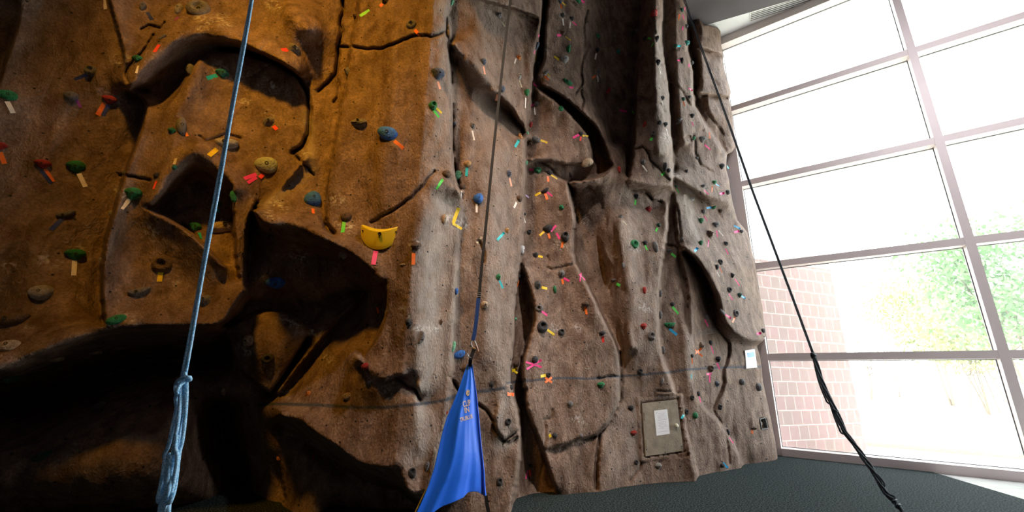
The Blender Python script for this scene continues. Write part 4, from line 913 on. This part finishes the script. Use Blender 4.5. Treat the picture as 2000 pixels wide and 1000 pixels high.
# tapes and crosses without a hold of their own
FREE = [([('W', 203, -3, 206, 18, 7)], 'short white tape strip high on the dark outer wall', 'marking_tape'),
 ([('Y', 896, 406, 885, 436, 8), ('Y', 884, 436, 902, 447, 6)], 'yellow tape bent into an L on the pale buttress edge', 'tape_corner'),
 ([('K', 931, 475, 941, 463, 5)], 'pale beige tape strip stuck beside the black lifeline on the column', 'marking_tape'),
 ([('Y', 994, 718, 1011, 729, 4.5), ('Y', 995, 729, 1010, 718, 4.5)], 'yellow tape cross under a brown hold by the column edge', 'tape_cross'),
 ([('P', 1027, 707, 1058, 717, 4.5), ('P', 1029, 721, 1058, 703, 4.5)], 'large pink tape cross above the painted line on the panel', 'tape_cross'),
 ([('O', 1065, 738, 1078, 747, 5), ('O', 1065, 747, 1078, 737, 5)], 'small orange tape cross just below the painted line', 'tape_cross'),
 ([('P', 1135, 533, 1133, 550, 4), ('P', 1131, 536, 1143, 547, 4)], 'pink tape in a Y shape at the groove of the panel', 'tape_cross'),
 ([('P', 1040, 162, 1049, 170, 5)], 'pink tape strip at the mouth of the deep groove', 'marking_tape'),
 ([('L', 1024, 379, 1033, 386, 3)], 'lavender tape strip peeking out at the column edge', 'marking_tape'),
 ([('O', 1385, 259, 1386, 271, 5)], 'orange tape patch on the slanting edge near the window', 'marking_tape'),
 ([('O', 1354, 681, 1372, 696, 4.5), ('O', 1354, 693, 1371, 680, 4.5)], 'orange tape cross on the pillar beside the slanting overhang', 'tape_cross'),
 ([('P', 1380, 731, 1390, 729, 4), ('P', 1386, 728, 1386, 747, 4)], 'pink tape cross hanging like a T below a brown pocket hold', 'tape_cross'),
 ([('C', 1350, 731, 1350, 739, 3.5)], 'tiny turquoise tape on the ridge at the painted line', 'marking_tape'),
 ([('P', 734, 490, 729, 517, 10)], 'broad pink tape strip below the big yellow crescent', 'marking_tape'),
 ([('O', 737, 600, 739, 612, 6)], 'dull orange tape scrap at the cave mouth', 'marking_tape'),
 ([('R', 1012, 700, 1012, 700.5, 1)], '', '')]
for st, lb, nm in FREE:
    if lb: tape_things(st, lb, None, nm)
# big yellow crescent hold: a scooped shell with thickness
def yellow_hold():
    P, N_, R = hold_frame(742, 466, 0); s = axis_depth(P) / FPX
    root = thing('climbing_hold', P, 'big glossy yellow crescent shaped hold on the buttress above the cave', 'climbing hold')
    bm = bmesh.new(); NU, NV = 28, 10; grid = []
    W_, H_ = 76 * s, 50 * s
    for i in range(NU + 1):
        u = -1 + 2 * i / NU; col = []
        top = 0.5 - 0.33 * (1 - abs(u) ** 2.0); bot = 0.42 - 0.92 * math.sqrt(max(0, 1 - min(1, abs(u)) ** 2.2))
        for j in range(NV + 1):
            v = j / NV; y = bot + (top - bot) * v
            z = 0.50 * (v ** 0.75) * math.sqrt(max(0, 1 - u * u)) * 0.62
            col.append((u * 0.5 * W_, y * H_, z * H_))
        grid.append(col)
    F_ = [[bm.verts.new(p) for p in col] for col in grid]
    B_ = [[bm.verts.new((p[0] * 0.9, p[1] * 0.86 + 0.0 * H_ , p[2] * 0.62 - 0.02 * H_ - 0.03 * 0)) for p in col] for col in grid]
    # inner scoop: from the rim back towards the wall
    for i in range(NU):
        for j in range(NV): bm.faces.new([F_[i][j], F_[i + 1][j], F_[i + 1][j + 1], F_[i][j + 1]])
    inner = []
    for i in range(NU + 1):
        u = -1 + 2 * i / NU; p = grid[i][NV]; row = [F_[i][NV]]
        for t, dy in ((0.06, 0.004), (0.3, 0.03), (0.6, 0.09), (0.85, 0.15), (1.0, 0.19)):
            row.append(bm.verts.new((p[0] * (1 - 0.02 * t), p[1] + dy * H_ * math.sqrt(max(0, 1 - u * u)), p[2] * (1 - t) - 0.001)))
        inner.append(row)
    for i in range(NU):
        for j in range(5): bm.faces.new([inner[i][j], inner[i + 1][j], inner[i + 1][j + 1], inner[i][j + 1]])
    bmesh.ops.delete(bm, geom=[v for col in B_ for v in col], context='VERTS')
    bmesh.ops.remove_doubles(bm, verts=bm.verts, dist=1e-4); bmesh.ops.recalc_face_normals(bm, faces=bm.faces)
    o = obj('grip', bm, mat('hold_yellow', HC['yl'], 0.35), root, True); o.matrix_basis = Matrix.Translation(N_ * 0.02 + (CAMV - P).normalized() * 0.03) @ R.to_4x4()
    for (bx, by, bz, q) in ((4, 1, .33, 1.0), (-31, 10, .16, .45), (32, 10, .16, .45)):
        b = obj('bolt', BOLT, None, root); c = N_ * 0.02 + (CAMV - P).normalized() * 0.03 + R @ Vector((bx * s, by * s, bz * H_)); k = 0.18 * q * W_ * 0.42 / 0.095 * 0.6
        b.matrix_basis = Matrix.Translation(c) @ R.to_4x4() @ Matrix.Diagonal((k, k, k, 1))
yellow_hold()
# ------------------------------------------------------------------ hatch, papers, steel box
M_PLY = mat('hatch_board', (0.27, 0.225, 0.165), 0.7, var=0.22, vscale=9, bump=0.004, bscale=40)
def quad_panel(q, c, n, thick, lift, m, name, parent=None, origin=None):
    pts = [Vector(hit_plane(x, y, c, n)) + Vector(n) * lift for x, y in q]; O = sum(pts, Vector()) / 4 if origin is None else origin
    bm = bmesh.new(); a = [bm.verts.new(p - O) for p in pts]; b = [bm.verts.new(p - O - Vector(n) * thick) for p in pts]
    bm.faces.new(a); bm.faces.new(list(reversed(b)))
    for i in range(4): bm.faces.new([a[i], b[i], b[(i + 1) % 4], a[(i + 1) % 4]])
    bmesh.ops.recalc_face_normals(bm, faces=bm.faces)
    o = obj(name, bm, m, parent); o.location = O if parent is None else Vector((0, 0, 0))
    return o, O
hatch = bpy.data.objects.new('access_hatch', None); COL.objects.link(hatch); HO = Vector(hit_plane(1294, 835, hc, hn)); hatch.parent = WALL; hatch.location = HO - Vector((0, 5, 0)); hatch['label'] = 'tan board access hatch with a round knob'
quad_panel(HATCH, hc, hn, 0.03, 0.012, M_PLY, 'panel', hatch, HO)
kp = Vector(hit_plane(1317, 831, hc, hn)); bm = bmesh.new(); zq = Vector(hn).to_track_quat('Z', 'Y').to_matrix()
prof = [(0.012, 0.0), (0.012, 0.02), (0.03, 0.03), (0.034, 0.045), (0.026, 0.058), (0.004, 0.062)]
rg = [[bm.verts.new(kp - HO + zq @ Vector((r * math.cos(a), r * math.sin(a), z + 0.01))) for a in [2 * math.pi * k / 16 for k in range(16)]] for r, z in prof]
for A, B in zip(rg[:-1], rg[1:]):
    for k in range(16): bm.faces.new([A[k], A[(k + 1) % 16], B[(k + 1) % 16], B[k]])
bm.faces.new(rg[-1]); obj('knob', bm, mat('ivory_knob', (0.72, 0.68, 0.55), 0.3), hatch, True)
for (x, y) in ((1287, 786), (1320, 788), (1331, 871), (1298, 883), (1262, 878)):
    bm = bmesh.new(); p = Vector(hit_plane(x, y, hc, hn)) - HO + Vector(hn) * 0.014
    add_tube(bm, [p - Vector(hn) * 0.004, p + Vector(hn) * 0.003], 0.007, 8); obj('screw', bm, mat('dark_bolt', (0, 0, 0)), hatch)
for (a, b) in (((1257, 806), (1258, 822)), ((1261, 858), (1262, 874))):
    quad_panel([(a[0] - 0.5, a[1]), (a[0] + 3, a[1] - 0.4), (b[0] + 3, b[1] - 0.4), (b[0] - 0.5, b[1])], hc, hn, 0.006, 0.018, M_PLY, 'hinge', hatch, HO)
def lines_of_print(q, c, n, rows, m, name, parent, O, lift):
    bm = bmesh.new(); rc = random.Random(3)
    P = [Vector(hit_plane(x, y, c, n)) for x, y in q]
    for (v, u0, u1, hgt) in rows:
        u = u0
        while u < u1:
            L = min(rc.uniform(0.05, 0.14), u1 - u)
            cs = [(u, v), (u + L, v), (u + L, v + hgt), (u, v + hgt)]
            vs = []
            for (a, b) in cs:
                top = P[0].lerp(P[1], a); bot = P[3].lerp(P[2], a); vs.append(bm.verts.new(top.lerp(bot, b) - O + Vector(n) * lift))
            bm.faces.new(vs); u += L + 0.02
    return obj(name, bm, m, parent)
PAP = [(1276, 802), (1302, 799), (1307, 847), (1281, 851)]
M_PAPER = mat('white_paper', (0.88, 0.89, 0.92), 0.7); M_INK = mat('grey_print', (0.42, 0.43, 0.47), 0.8)
t = thing('notice_sheet', hit_plane(1291, 825, hc, hn), 'white printed notice sheet taped to the tan hatch', 'notice'); O = t.location.copy()
quad_panel(PAP, hc, hn, 0.002, 0.016, M_PAPER, 'paper', t, O)
lines_of_print(PAP, hc, hn, [(0.08, .14, .22, .03), (0.13, .3, .8, .012), (0.19, .25, .75, .010), (0.24, .25, .85, .01), (0.29, .25, .8, .01), (0.34, .25, .85, .01), (0.40, .2, .9, .012), (0.48, .25, .8, .01), (0.54, .25, .85, .01), (0.6, .25, .8, .01), (0.66, .25, .85, .01), (0.72, .25, .6, .01), (0.86, .15, .85, .012)], M_INK, 'print', t, O, 0.0172)
SQ = [(1454, 685), (1473, 682), (1478, 718), (1457, 720)]
P_, n_ = surf(1466, 701); m_s = poly_mask([(1450, 680), (1478, 678), (1482, 722), (1454, 724)])
Ps = POS[m_s]; cs = Ps.mean(0); u_, s_, vt_ = np.linalg.svd(Ps - cs, full_matrices=False); sn = vt_[2]; sn = sn if sn.dot(EYE - cs) > 0 else -sn
sc_ = cs + sn * float(((Ps - cs) @ sn).max() * 0.8)
t = thing('wall_sign', hit_plane(1466, 701, sc_, sn), 'white sign with a blue header fixed on the rock beside the window frame', 'sign'); O = t.location.copy()
quad_panel(SQ, sc_, sn, 0.03, 0.012, mat('white_plastic', (0.88, 0.88, 0.90), 0.35), 'board', t, O)
quad_panel([(1457.5, 690), (1471, 688), (1472.5, 697), (1459, 699)], sc_, sn, 0.001, 0.0145, mat('sign_blue', (0.05, 0.33, 0.78), 0.4), 'header', t, O)
lines_of_print(SQ, sc_, sn, [(0.15, .2, .8, .02), (0.30, .25, .5, .02), (0.92, .15, .9, .02)], M_INK, 'print', t, O, 0.0165)
# open steel box in the rock
bx = thing('recessed_box', hit_plane(1491, 828, bc, bn), 'small open steel box sunk in the rock by the window jamb', 'box'); O = bx.location.copy()
P4 = [Vector(hit_plane(x, y, bc, bn)) for x, y in BOXQ]
bm = bmesh.new(); N3 = Vector(bn)
def _in(P4, k):
    c = sum(P4, Vector()) / 4; return [c + (p - c) * k for p in P4]
o4 = [bm.verts.new(p + N3 * 0.012 - O) for p in _in(P4, 1.03)]; i4 = [bm.verts.new(p + N3 * 0.012 - O) for p in _in(P4, 0.86)]
d4 = [bm.verts.new(p - N3 * 0.085 - O) for p in _in(P4, 0.86)]; w4 = [bm.verts.new(p - N3 * 0.09 - O) for p in _in(P4, 1.0)]
for A, B in ((o4, i4), (i4, d4), (w4, o4)):
    for k in range(4): bm.faces.new([A[k], A[(k + 1) % 4], B[(k + 1) % 4], B[k]])
bm.faces.new(d4); obj('housing', bm, mat('grey_steel', (0.10, 0.10, 0.095), 0.6), bx)
c4 = _in(P4, 0.5); p = sum(P4, Vector()) / 4 - N3 * 0.05 - O
bm = bmesh.new(); add_box(bm, p, 0.02, 0.03, 0.03); obj('socket', bm, mat('ivory_knob', (0, 0, 0)), bx)
# scratched and pencilled letters on the rock
def scribble(name, strokes, m, r=0.004):
    bm = bmesh.new()
    for st in strokes:
        pts = []
        for (a, b), (c, d) in zip(st[:-1], st[1:]):
            for k in range(4): pts.append((a + (c - a) * k / 4, b + (d - b) * k / 4))
        pts.append(st[-1]); Q = []
        for x, y in pts:
            P, _ = surf(x, y); Q.append(P + (CAMV - P).normalized() * 0.003 - Vector((0, 5, 0)))
        add_tube(bm, Q, r, 5)
    return obj(name, bm, m, WALL)
M_SCR = mat('pale_scratch', (0.42, 0.36, 0.32), 0.8); M_PEN = mat('grey_pencil', (0.24, 0.26, 0.25), 0.8)
s1 = scribble('scratched_letters', [[(1221, 371), (1222, 384)], [(1227, 371), (1223, 377), (1228, 384)], [(1231, 375), (1231, 381), (1229, 383)], [(1230, 372), (1231, 372)]], M_SCR)
s2 = scribble('scratched_letters', [[(1145, 670), (1143, 678), (1146, 679)], [(1147, 671), (1147, 677)], [(1142, 698), (1144, 709), (1146, 713)], [(1149, 699), (1150, 707)], [(1142, 720), (1152, 721)]], M_SCR)
s3 = scribble('pencilled_letters', [[(1369, 646), (1366, 647), (1365, 651), (1367, 654), (1369, 653), (1369, 651)], [(1371, 646), (1371, 653), (1374, 653), (1374, 646)], [(1375, 645), (1378, 645)], [(1376, 645), (1376, 652)], [(1377, 655), (1380, 641)], [(1381, 648), (1381, 642), (1383, 645), (1385, 641), (1385, 648)], [(1387, 642), (1387, 647), (1389, 647), (1389, 642), (1387, 642)], [(1391, 642), (1391, 647), (1393, 647), (1393, 641)], [(1395, 647), (1395, 641), (1397, 642), (1397, 647)], [(1380, 652), (1392, 650), (1397, 649)]], M_PEN)
# ------------------------------------------------------------------ light blue rope, doubled, with a chained end
def braid(name, c1, c2, sc=90, rough=0.7):
    if name in MATS: return MATS[name]
    m = mat(name, c1, rough); nt = m.node_tree; tcn = [n for n in nt.nodes if n.type == 'TEX_COORD'][0]
    wv = nt.nodes.new('ShaderNodeTexNoise'); wv.inputs['Scale'].default_value = sc * 6; wv.inputs['Detail'].default_value = 1
    nt.links.new(tcn.outputs['Object'], wv.inputs['Vector']); rp = nt.nodes.new('ShaderNodeValToRGB'); rp.color_ramp.elements[0].color = (*c1, 1); rp.color_ramp.elements[1].color = (*c2, 1); rp.color_ramp.elements[0].position = .35; rp.color_ramp.elements[1].position = .65
    nt.links.new(wv.outputs['Fac'], rp.inputs[0]); b = nt.nodes['Principled BSDF']; nt.links.new(rp.outputs[0], b.inputs['Base Color'])
    bp = nt.nodes.new('ShaderNodeBump'); bp.inputs['Distance'].default_value = 0.0012; nt.links.new(wv.outputs['Fac'], bp.inputs['Height']); nt.links.new(bp.outputs[0], b.inputs['Normal'])
    return m
def at(x, y, F):
    r = rays(x, y); return Vector(EYE + r * (F / r[1]))
M_RB = braid('blue_rope', (0.16, 0.44, 0.74), (0.55, 0.80, 1.0), 35)
FR = 1.45
top = at(492, -2, FR); knot = at(358, 738, FR)
root = thing('climbing_rope', knot, 'light blue doubled climbing rope hanging before the shadowed cave, its end chained', 'rope'); O = knot
ax = (top - knot).normalized(); sd = Vector((1, 0, 0)); sd = (sd - ax * sd.dot(ax)).normalized(); fw = ax.cross(sd)
topx = knot + (top - knot) * 1.9
for s in (-1, 1):
    bm = bmesh.new(); n = 60; add_tube(bm, [knot + (topx - knot) * (k / n) + sd * 0.0048 * s + fw * 0.0015 * math.sin(k * .5 + s) - O for k in range(n + 1)], 0.0050, 8)
    obj('strand', bm, M_RB, root, True)
def bezier_pts(P, n=10, closed=False):
    out = []; m = len(P); rng = range(m if closed else m - 1)
    for i in rng:
        g = lambda k: P[k % m] if closed else P[max(0, min(m - 1, k))]
        p0, p1, p2, p3 = g(i - 1), g(i), g(i + 1), g(i + 2)
        for k in range(n):
            t = k / n; out.append(0.5 * ((2 * p1) + (p2 - p0) * t + (2 * p0 - 5 * p1 + 4 * p2 - p3) * t * t + (3 * p1 - p0 - 3 * p2 + p3) * t ** 3))
    if not closed: out.append(P[-1])
    return out
def px_rope(pts, r, m, name='loop', seg=8, parent=None, F=None):
    Q = [at(x, y, (F or FR) + dz) - O for x, y, dz in pts]; bm = bmesh.new(); add_tube(bm, bezier_pts(Q, 8), r, seg); return obj(name, bm, m, root, True)
RB = 0.0062
# collar knot
px_rope([(346, 775, 0), (343, 757, -.01), (348, 744, -.02), (360, 737, -.025), (370, 738, -.02), (371, 742, .0), (362, 744, .01), (352, 752, -.02), (346, 762, -.025), (346, 772, .0)], RB, M_RB, 'knot')
px_rope([(361, 728, 0), (363, 736, -.012), (371, 737, -.02)], RB, M_RB, 'knot')
# chained strands
px_rope([(345, 768, 0), (343, 780, 0), (345, 795, 0), (343, 808, 0), (336, 840, -.01), (329, 870, -.01), (321, 888, 0), (323, 893, .01), (333, 887, .01)], RB, M_RB)
px_rope([(357, 744, .01), (357, 775, 0), (354, 810, .0), (350, 850, .01), (345, 880, .01), (336, 920, .01), (330, 960, 0), (328, 1003, 0)], RB, M_RB)
px_rope([(364, 742, .01), (364, 775, 0), (361, 820, .0), (356, 860, 0), (350, 885, 0), (346, 920, .0), (341, 955, .0), (334, 978, -.01), (330, 982, 0)], RB, M_RB)
px_rope([(352, 750, 0), (351, 790, -.01), (347, 830, -.012), (342, 855, -.012), (339, 880, -.01), (337, 890, 0)], RB, M_RB)
px_rope([(345, 850, -.015), (342, 872, -.018), (346, 890, -.012), (343, 920, -.01), (337, 950, -.012), (331, 975, 0), (329, 1003, 0)], RB, M_RB)
px_rope([(323, 890, 0), (320, 915, -.01), (314, 950, -.01), (309, 972, -.01), (310, 980, 0), (316, 978, .01)], RB, M_RB)
px_rope([(329, 890, 0), (326, 920, -.01), (320, 950, 0), (314, 985, 0), (310, 1003, 0)], RB, M_RB)
px_rope([(333, 888, -.005), (329, 925, -.018), (325, 955, -.015), (320, 980, 0), (317, 1003, 0)], RB, M_RB)
px_rope([(334, 930, -.01), (330, 955, -.02), (325, 975, -.01), (323, 1003, 0)], RB, M_RB)
# ------------------------------------------------------------------ black lifeline of the auto belay
FA = 4.05
O = at(935, 592, FA); root = thing('auto_belay_lifeline', O, 'black webbing lifeline with a blue sleeve clipped above the blue gate', 'lifeline')
def strap(name, pts, w, th, m, parent, F):
    bm = bmesh.new(); Q = [(at(x, y, F + dz) - O) for x, y, dz in pts]; L = []
    for i, p in enumerate(Q):
        d = (Q[min(i + 1, len(Q) - 1)] - Q[max(0, i - 1)]).normalized(); V = (CAMV - (p + O)).normalized(); s = V.cross(d).normalized(); L.append([bm.verts.new(p + s * a * w / 2 + V * b * th / 2) for a, b in ((-1, -1), (1, -1), (1, 1), (-1, 1))])
    for A, B in zip(L[:-1], L[1:]):
        for k in range(4): bm.faces.new([A[k], A[(k + 1) % 4], B[(k + 1) % 4], B[k]])
    bm.faces.new(list(reversed(L[0]))); bm.faces.new(L[-1]); bmesh.ops.recalc_face_normals(bm, faces=bm.faces)
    return obj(name, bm, m, parent)
M_BLK = mat('black_webbing', (0.018, 0.019, 0.022), 0.65, var=0.2, vscale=60)
strap('webbing', [(1002, -40, 0), (997, 0, 0), (986, 90, 0), (976, 180, 0), (964, 290, 0), (954, 390, 0), (945, 480, 0), (938, 550, 0), (935, 592, 0)], 0.030, 0.004, M_BLK, root, FA)
for k in range(6):
    y = 572 + k * 3.6; bm = bmesh.new(); p = at(936.3 - k * .3, y, FA - .006) - O; add_box(bm, p, 0.017, 0.003, 0.003); obj('stitching', bm, mat('pale_thread', (0.35, 0.38, 0.42), 0.7), root)
strap('sleeve', [(934.5, 582, -.005), (931, 620, -.005), (927, 650, -.005), (924, 664, -.005)], 0.037, 0.012, mat('blue_webbing', (0.015, 0.07, 0.30), 0.6, var=0.15, vscale=50), root, FA)
M_STEEL = mat('steel', (0.62, 0.62, 0.62), 0.25, metal=0.9); M_GOLD = mat('anodised_gate', (0.35, 0.17, 0.09), 0.35, metal=0.6)
O2 = at(928, 672, FA); cb = thing('carabiner', O2, 'steel carabiner with a bronze gate joining lifeline and blue gate', 'carabiner'); O, keep_root = O2, root; root = cb
def loop_obj(name, pts, r, m, closed=True):
    bm = bmesh.new(); Q = [at(x, y, FA + dz) - O2 for x, y, dz in pts]; add_tube(bm, bezier_pts(Q, 6, closed), r, 8, closed=closed); return obj(name, bm, m, cb, True)
loop_obj('frame', [(922, 664, 0), (920, 671, 0), (923, 678, 0), (928, 681, -.01), (934, 686, -.01), (931, 676, -.01), (927, 666, 0)], 0.006, M_STEEL)
loop_obj('gate', [(929, 674, -.015), (932, 681, -.015), (934, 687, -.015)], 0.009, M_GOLD, False)
loop_obj('ring', [(912, 690, 0), (915, 696, 0), (920, 699, 0)], 0.006, M_STEEL, False)
# ------------------------------------------------------------------ blue belay gate
O = at(918, 712, FA); gate = thing('belay_gate', O, 'bright blue triangular fabric gate with pale lettering hanging from the lifeline', 'belay gate')
TLn = [(912, 712), (906, 730), (896, 760), (884, 790), (873, 815), (864, 845), (856, 880), (848, 915), (838, 945), (826, 975), (812, 1005), (800, 1035), (790, 1060)]
TRn = [(923, 712), (926, 735), (930, 760), (933, 785), (936, 815), (939, 850), (942, 880), (945, 905), (947, 925), (948, 945), (949, 958), (950, 966), (950, 973)]
BOT = [(790, 1060), (812, 1035), (840, 1006), (862, 990), (888, 980), (905, 972), (914, 962), (925, 960), (934, 961), (942, 966), (950, 973)]
def ip(P, t):
    P = np.array(P, float); k = np.linspace(0, 1, len(P)); return np.array([np.interp(t, k, P[:, 0]), np.interp(t, k, P[:, 1])])
bm = bmesh.new(); NU, NV = 56, 80; V_ = []
topc = lambda u: np.array([912 + 11 * u, 712.0])
GF = {}
for j in range(NV + 1):
    v = j / NV; row = []
    for i in range(NU + 1):
        u = i / NU; Lp = ip(TLn, v); Rp = ip(TRn, v)
        # Coons patch between the side edges, the narrow top and the scalloped hem
        S = (1 - u) * Lp + u * Rp; T = (1 - v) * topc(u) + v * ip(BOT, u)
        Bq = (1 - v) * ((1 - u) * np.array([912, 712.]) + u * np.array([923, 712.])) + v * ((1 - u) * np.array([790, 1060.]) + u * np.array([950, 973.]))
        p = S + T - Bq
        amp = 0.035 * min(1, v * 2.5)
        fold = amp * (math.sin(u * 9 + 2.2 * v) * 0.5 + math.sin(u * 17 - 3 * v + 1) * 0.28 + math.exp(-((u - 0.32 + 0.12 * v) / 0.06) ** 2) * -0.9) * (0.4 + 0.6 * (1 - abs(2 * u - 1)))
        if u > 0.86: fold += 0.03 * math.sin((u - 0.86) * 45) * v
        F = FA + 0.55 * (u - 0.5) * v + fold + 0.06 * (1 - v)
        GF[(i, j)] = (p, F); row.append(bm.verts.new(at(p[0], p[1], F) - O))
    V_.append(row)
for j in range(NV):
    for i in range(NU): bm.faces.new([V_[j][i], V_[j + 1][i], V_[j + 1][i + 1], V_[j][i + 1]])
M_FAB = mat('blue_fabric', (0.004, 0.16, 0.95), 0.42, var=0.05, vscale=4, bump=0.0015, bscale=14, spec=0.5, sheen=0.2)
cloth = obj('fabric', bm, M_FAB, gate, True); sm = cloth.modifiers.new('thickness', 'SOLIDIFY'); sm.thickness = 0.003
root = gate
strap('top_loop', [(926, 682, 0), (922, 692, 0), (919, 702, 0), (917.5, 716, 0.055)], 0.034, 0.008, M_BLK, gate, FA)
strap('corner_strap', [(949, 968, -.09), (951, 985, -.09), (955, 1003, -.09)], 0.03, 0.006, M_BLK, gate, FA)
bm = bmesh.new(); add_tube(bm, [at(x, y, FA + .07) - O for x, y in ((838, 945), (826, 968), (809, 1004))], 0.005, 6); obj('edge_cord', bm, mat('yellow_cord', (0.75, 0.5, 0.05), 0.6), gate)
# lettering sewn on the fabric
def cloth_F(x, y):
    best = min(GF.values(), key=lambda g: (g[0][0] - x) ** 2 + (g[0][1] - y) ** 2); return best[1]
_ga = np.array([(g[0][0], g[0][1], g[1]) for g in GF.values()])
def cloth_pt(x, y, lift=0.006):
    d = (_ga[:, 0] - x) ** 2 + (_ga[:, 1] - y) ** 2; k = np.argsort(d)[:4]; w = 1 / (d[k] + 0.3); F = float((w * _ga[k, 2]).sum() / w.sum()); return at(x, y, F - lift)
M_LET = mat('cream_print', (0.86, 0.66, 0.42), 0.6)
def lettering(txt, x0, y0, x1, y1, hpx, name='lettering'):
    cu = bpy.data.curves.new(name, 'FONT'); cu.body = txt; cu.size = 1.0; cu.resolution_u = 3; cu.offset = 0.018
    o = bpy.data.objects.new(name, cu); COL.objects.link(o); bpy.context.view_layer.update()
    me = bpy.data.meshes.new_from_object(o.evaluated_get(bpy.context.evaluated_depsgraph_get())); bpy.data.objects.remove(o); bpy.data.curves.remove(cu)
    b = bmesh.new(); b.from_mesh(me); bpy.data.meshes.remove(me)
    bmesh.ops.triangulate(b, faces=b.faces); bmesh.ops.subdivide_edges(b, edges=[e for e in b.edges if e.calc_length() > 0.25], cuts=2)
    xs = [v.co.x for v in b.verts]; w = max(xs) - min(xs); mn = min(xs); hh = max(v.co.y for v in b.verts)
    dx, dy = x1 - x0, y1 - y0; L = math.hypot(dx, dy); ux, uy = dx / L, dy / L
    for v in b.verts:
        s = (v.co.x - mn) / w * L; h = v.co.y / hh * hpx
        X = x0 + ux * s + uy * h + 0.10 * h; Y = y0 + uy * s - ux * h
        v.co = cloth_pt(X, Y) - O
    return obj(name, b, M_LET, gate)
lettering('CLIP', 905, 795, 920, 791, 11.5); lettering('IN', 908, 806.5, 917, 804.5, 10.5)
lettering('TRUBLUE', 899, 824, 924, 816, 8)
bm = bmesh.new(); sp = [(914 + (1 + 3.0 * t) * math.cos(t * 11 + 1) * 0.95, 768 + (1 + 4.8 * t) * math.sin(t * 11 + 1) * 1.1) for t in [k / 40 for k in range(41)]]
add_tube(bm, [cloth_pt(x, y) - O for x, y in sp], 0.0045, 5); obj('logo', bm, M_LET, gate)
# ------------------------------------------------------------------ black rope pulled towards the window
M_RK = braid('black_rope', (0.02, 0.028, 0.034), (0.10, 0.13, 0.15), 60)
def rope_path(t):                                   # t 0 = top, 1 = lower end
    KX = [(1334, -8, 7.0), (1354, 50, 6.95), (1385, 135, 6.85), (1425, 245, 6.7), (1468, 368, 6.5), (1510, 480, 6.3), (1552, 592, 6.1), (1587, 688, 5.9), (1602, 738, 5.8), (1622, 782, 5.7), (1650, 843, 5.55), (1680, 885, 5.45), (1703, 918, 5.35), (1730, 962, 5.25), (1748, 980, 5.2), (1766, 1004, 5.15)]
    A = np.array(KX, float); k = np.linspace(0, 1, len(A)); return [float(np.interp(t, k, A[:, i])) for i in range(3)]
O = at(1587, 688, 5.9); root = thing('climbing_rope', O, 'black doubled rope in front of the window ending in a long chained braid', 'rope')
tk = 7 / 15
for s in (-1, 1):
    bm = bmesh.new(); pts = []
    for k in range(50):
        x, y, F = rope_path(tk * k / 49); pts.append(at(x + 1.1 * s, y - 0.4 * s, F) - O)
    add_tube(bm, pts, 0.0095, 7); obj('strand', bm, M_RK, root, True)
rc = random.Random(4)
def along(t, off, dz):
    x, y, F = rope_path(t); x2, y2, _ = rope_path(min(1, t + 0.01)); x1, y1, _ = rope_path(max(0, t - 0.01)); dx, dy = x2 - x1, y2 - y1; L = math.hypot(dx, dy) + 1e-6
    return at(x - dy / L * off, y + dx / L * off, F + dz) - O
for k, (ph, am) in enumerate(((0, 4.2), (1.6, 4.0), (3.1, 4.2), (4.7, 3.8))):     # twisted strands of the braid
    bm = bmesh.new(); pts = []; rr = []
    for i in range(120):
        t = tk + (1 - tk) * i / 119; w = am * (0.45 + 0.55 * abs(math.sin(i * 0.11 + ph * .3))) * (1 - 0.55 * max(0, i - 90) / 30) * min(1, i / 8 + .25)
        a = i * 0.13 + ph; pts.append(along(t, w * math.sin(a), 0.03 * math.cos(a))); rr.append(0.0125)
    add_tube(bm, pts, rr, 7); obj('strand', bm, M_RK, root, True)
for (ta, tb, wd) in ((.485, .60, 7.5), (.585, .665, 7.5), (.80, .845, -7), (.88, .915, -6)):   # open loops of the chain
    bm = bmesh.new(); Q = []
    for i in range(12): q = i / 11; Q.append(along(ta + (tb - ta) * q, wd * math.sin(q * 1.7) , -0.02))
    Q.append(along(tb + .006, 0.45 * wd, -0.02)); Q.append(along(tb, 0, 0)); add_tube(bm, bezier_pts(Q, 3), 0.011, 7); obj('loop', bm, M_RK, root, True)
for tt in (.475, .625, .93, .955):
    bm = bmesh.new(); Q = [along(tt + 0.004 * math.cos(a) + 0.004 * math.sin(2 * a), 4.4 * math.sin(a), 0.05 * math.cos(a)) for a in [2 * math.pi * k / 14 for k in range(14)]]
    add_tube(bm, Q, 0.0115, 7, closed=True); obj('knot', bm, M_RK, root, True)
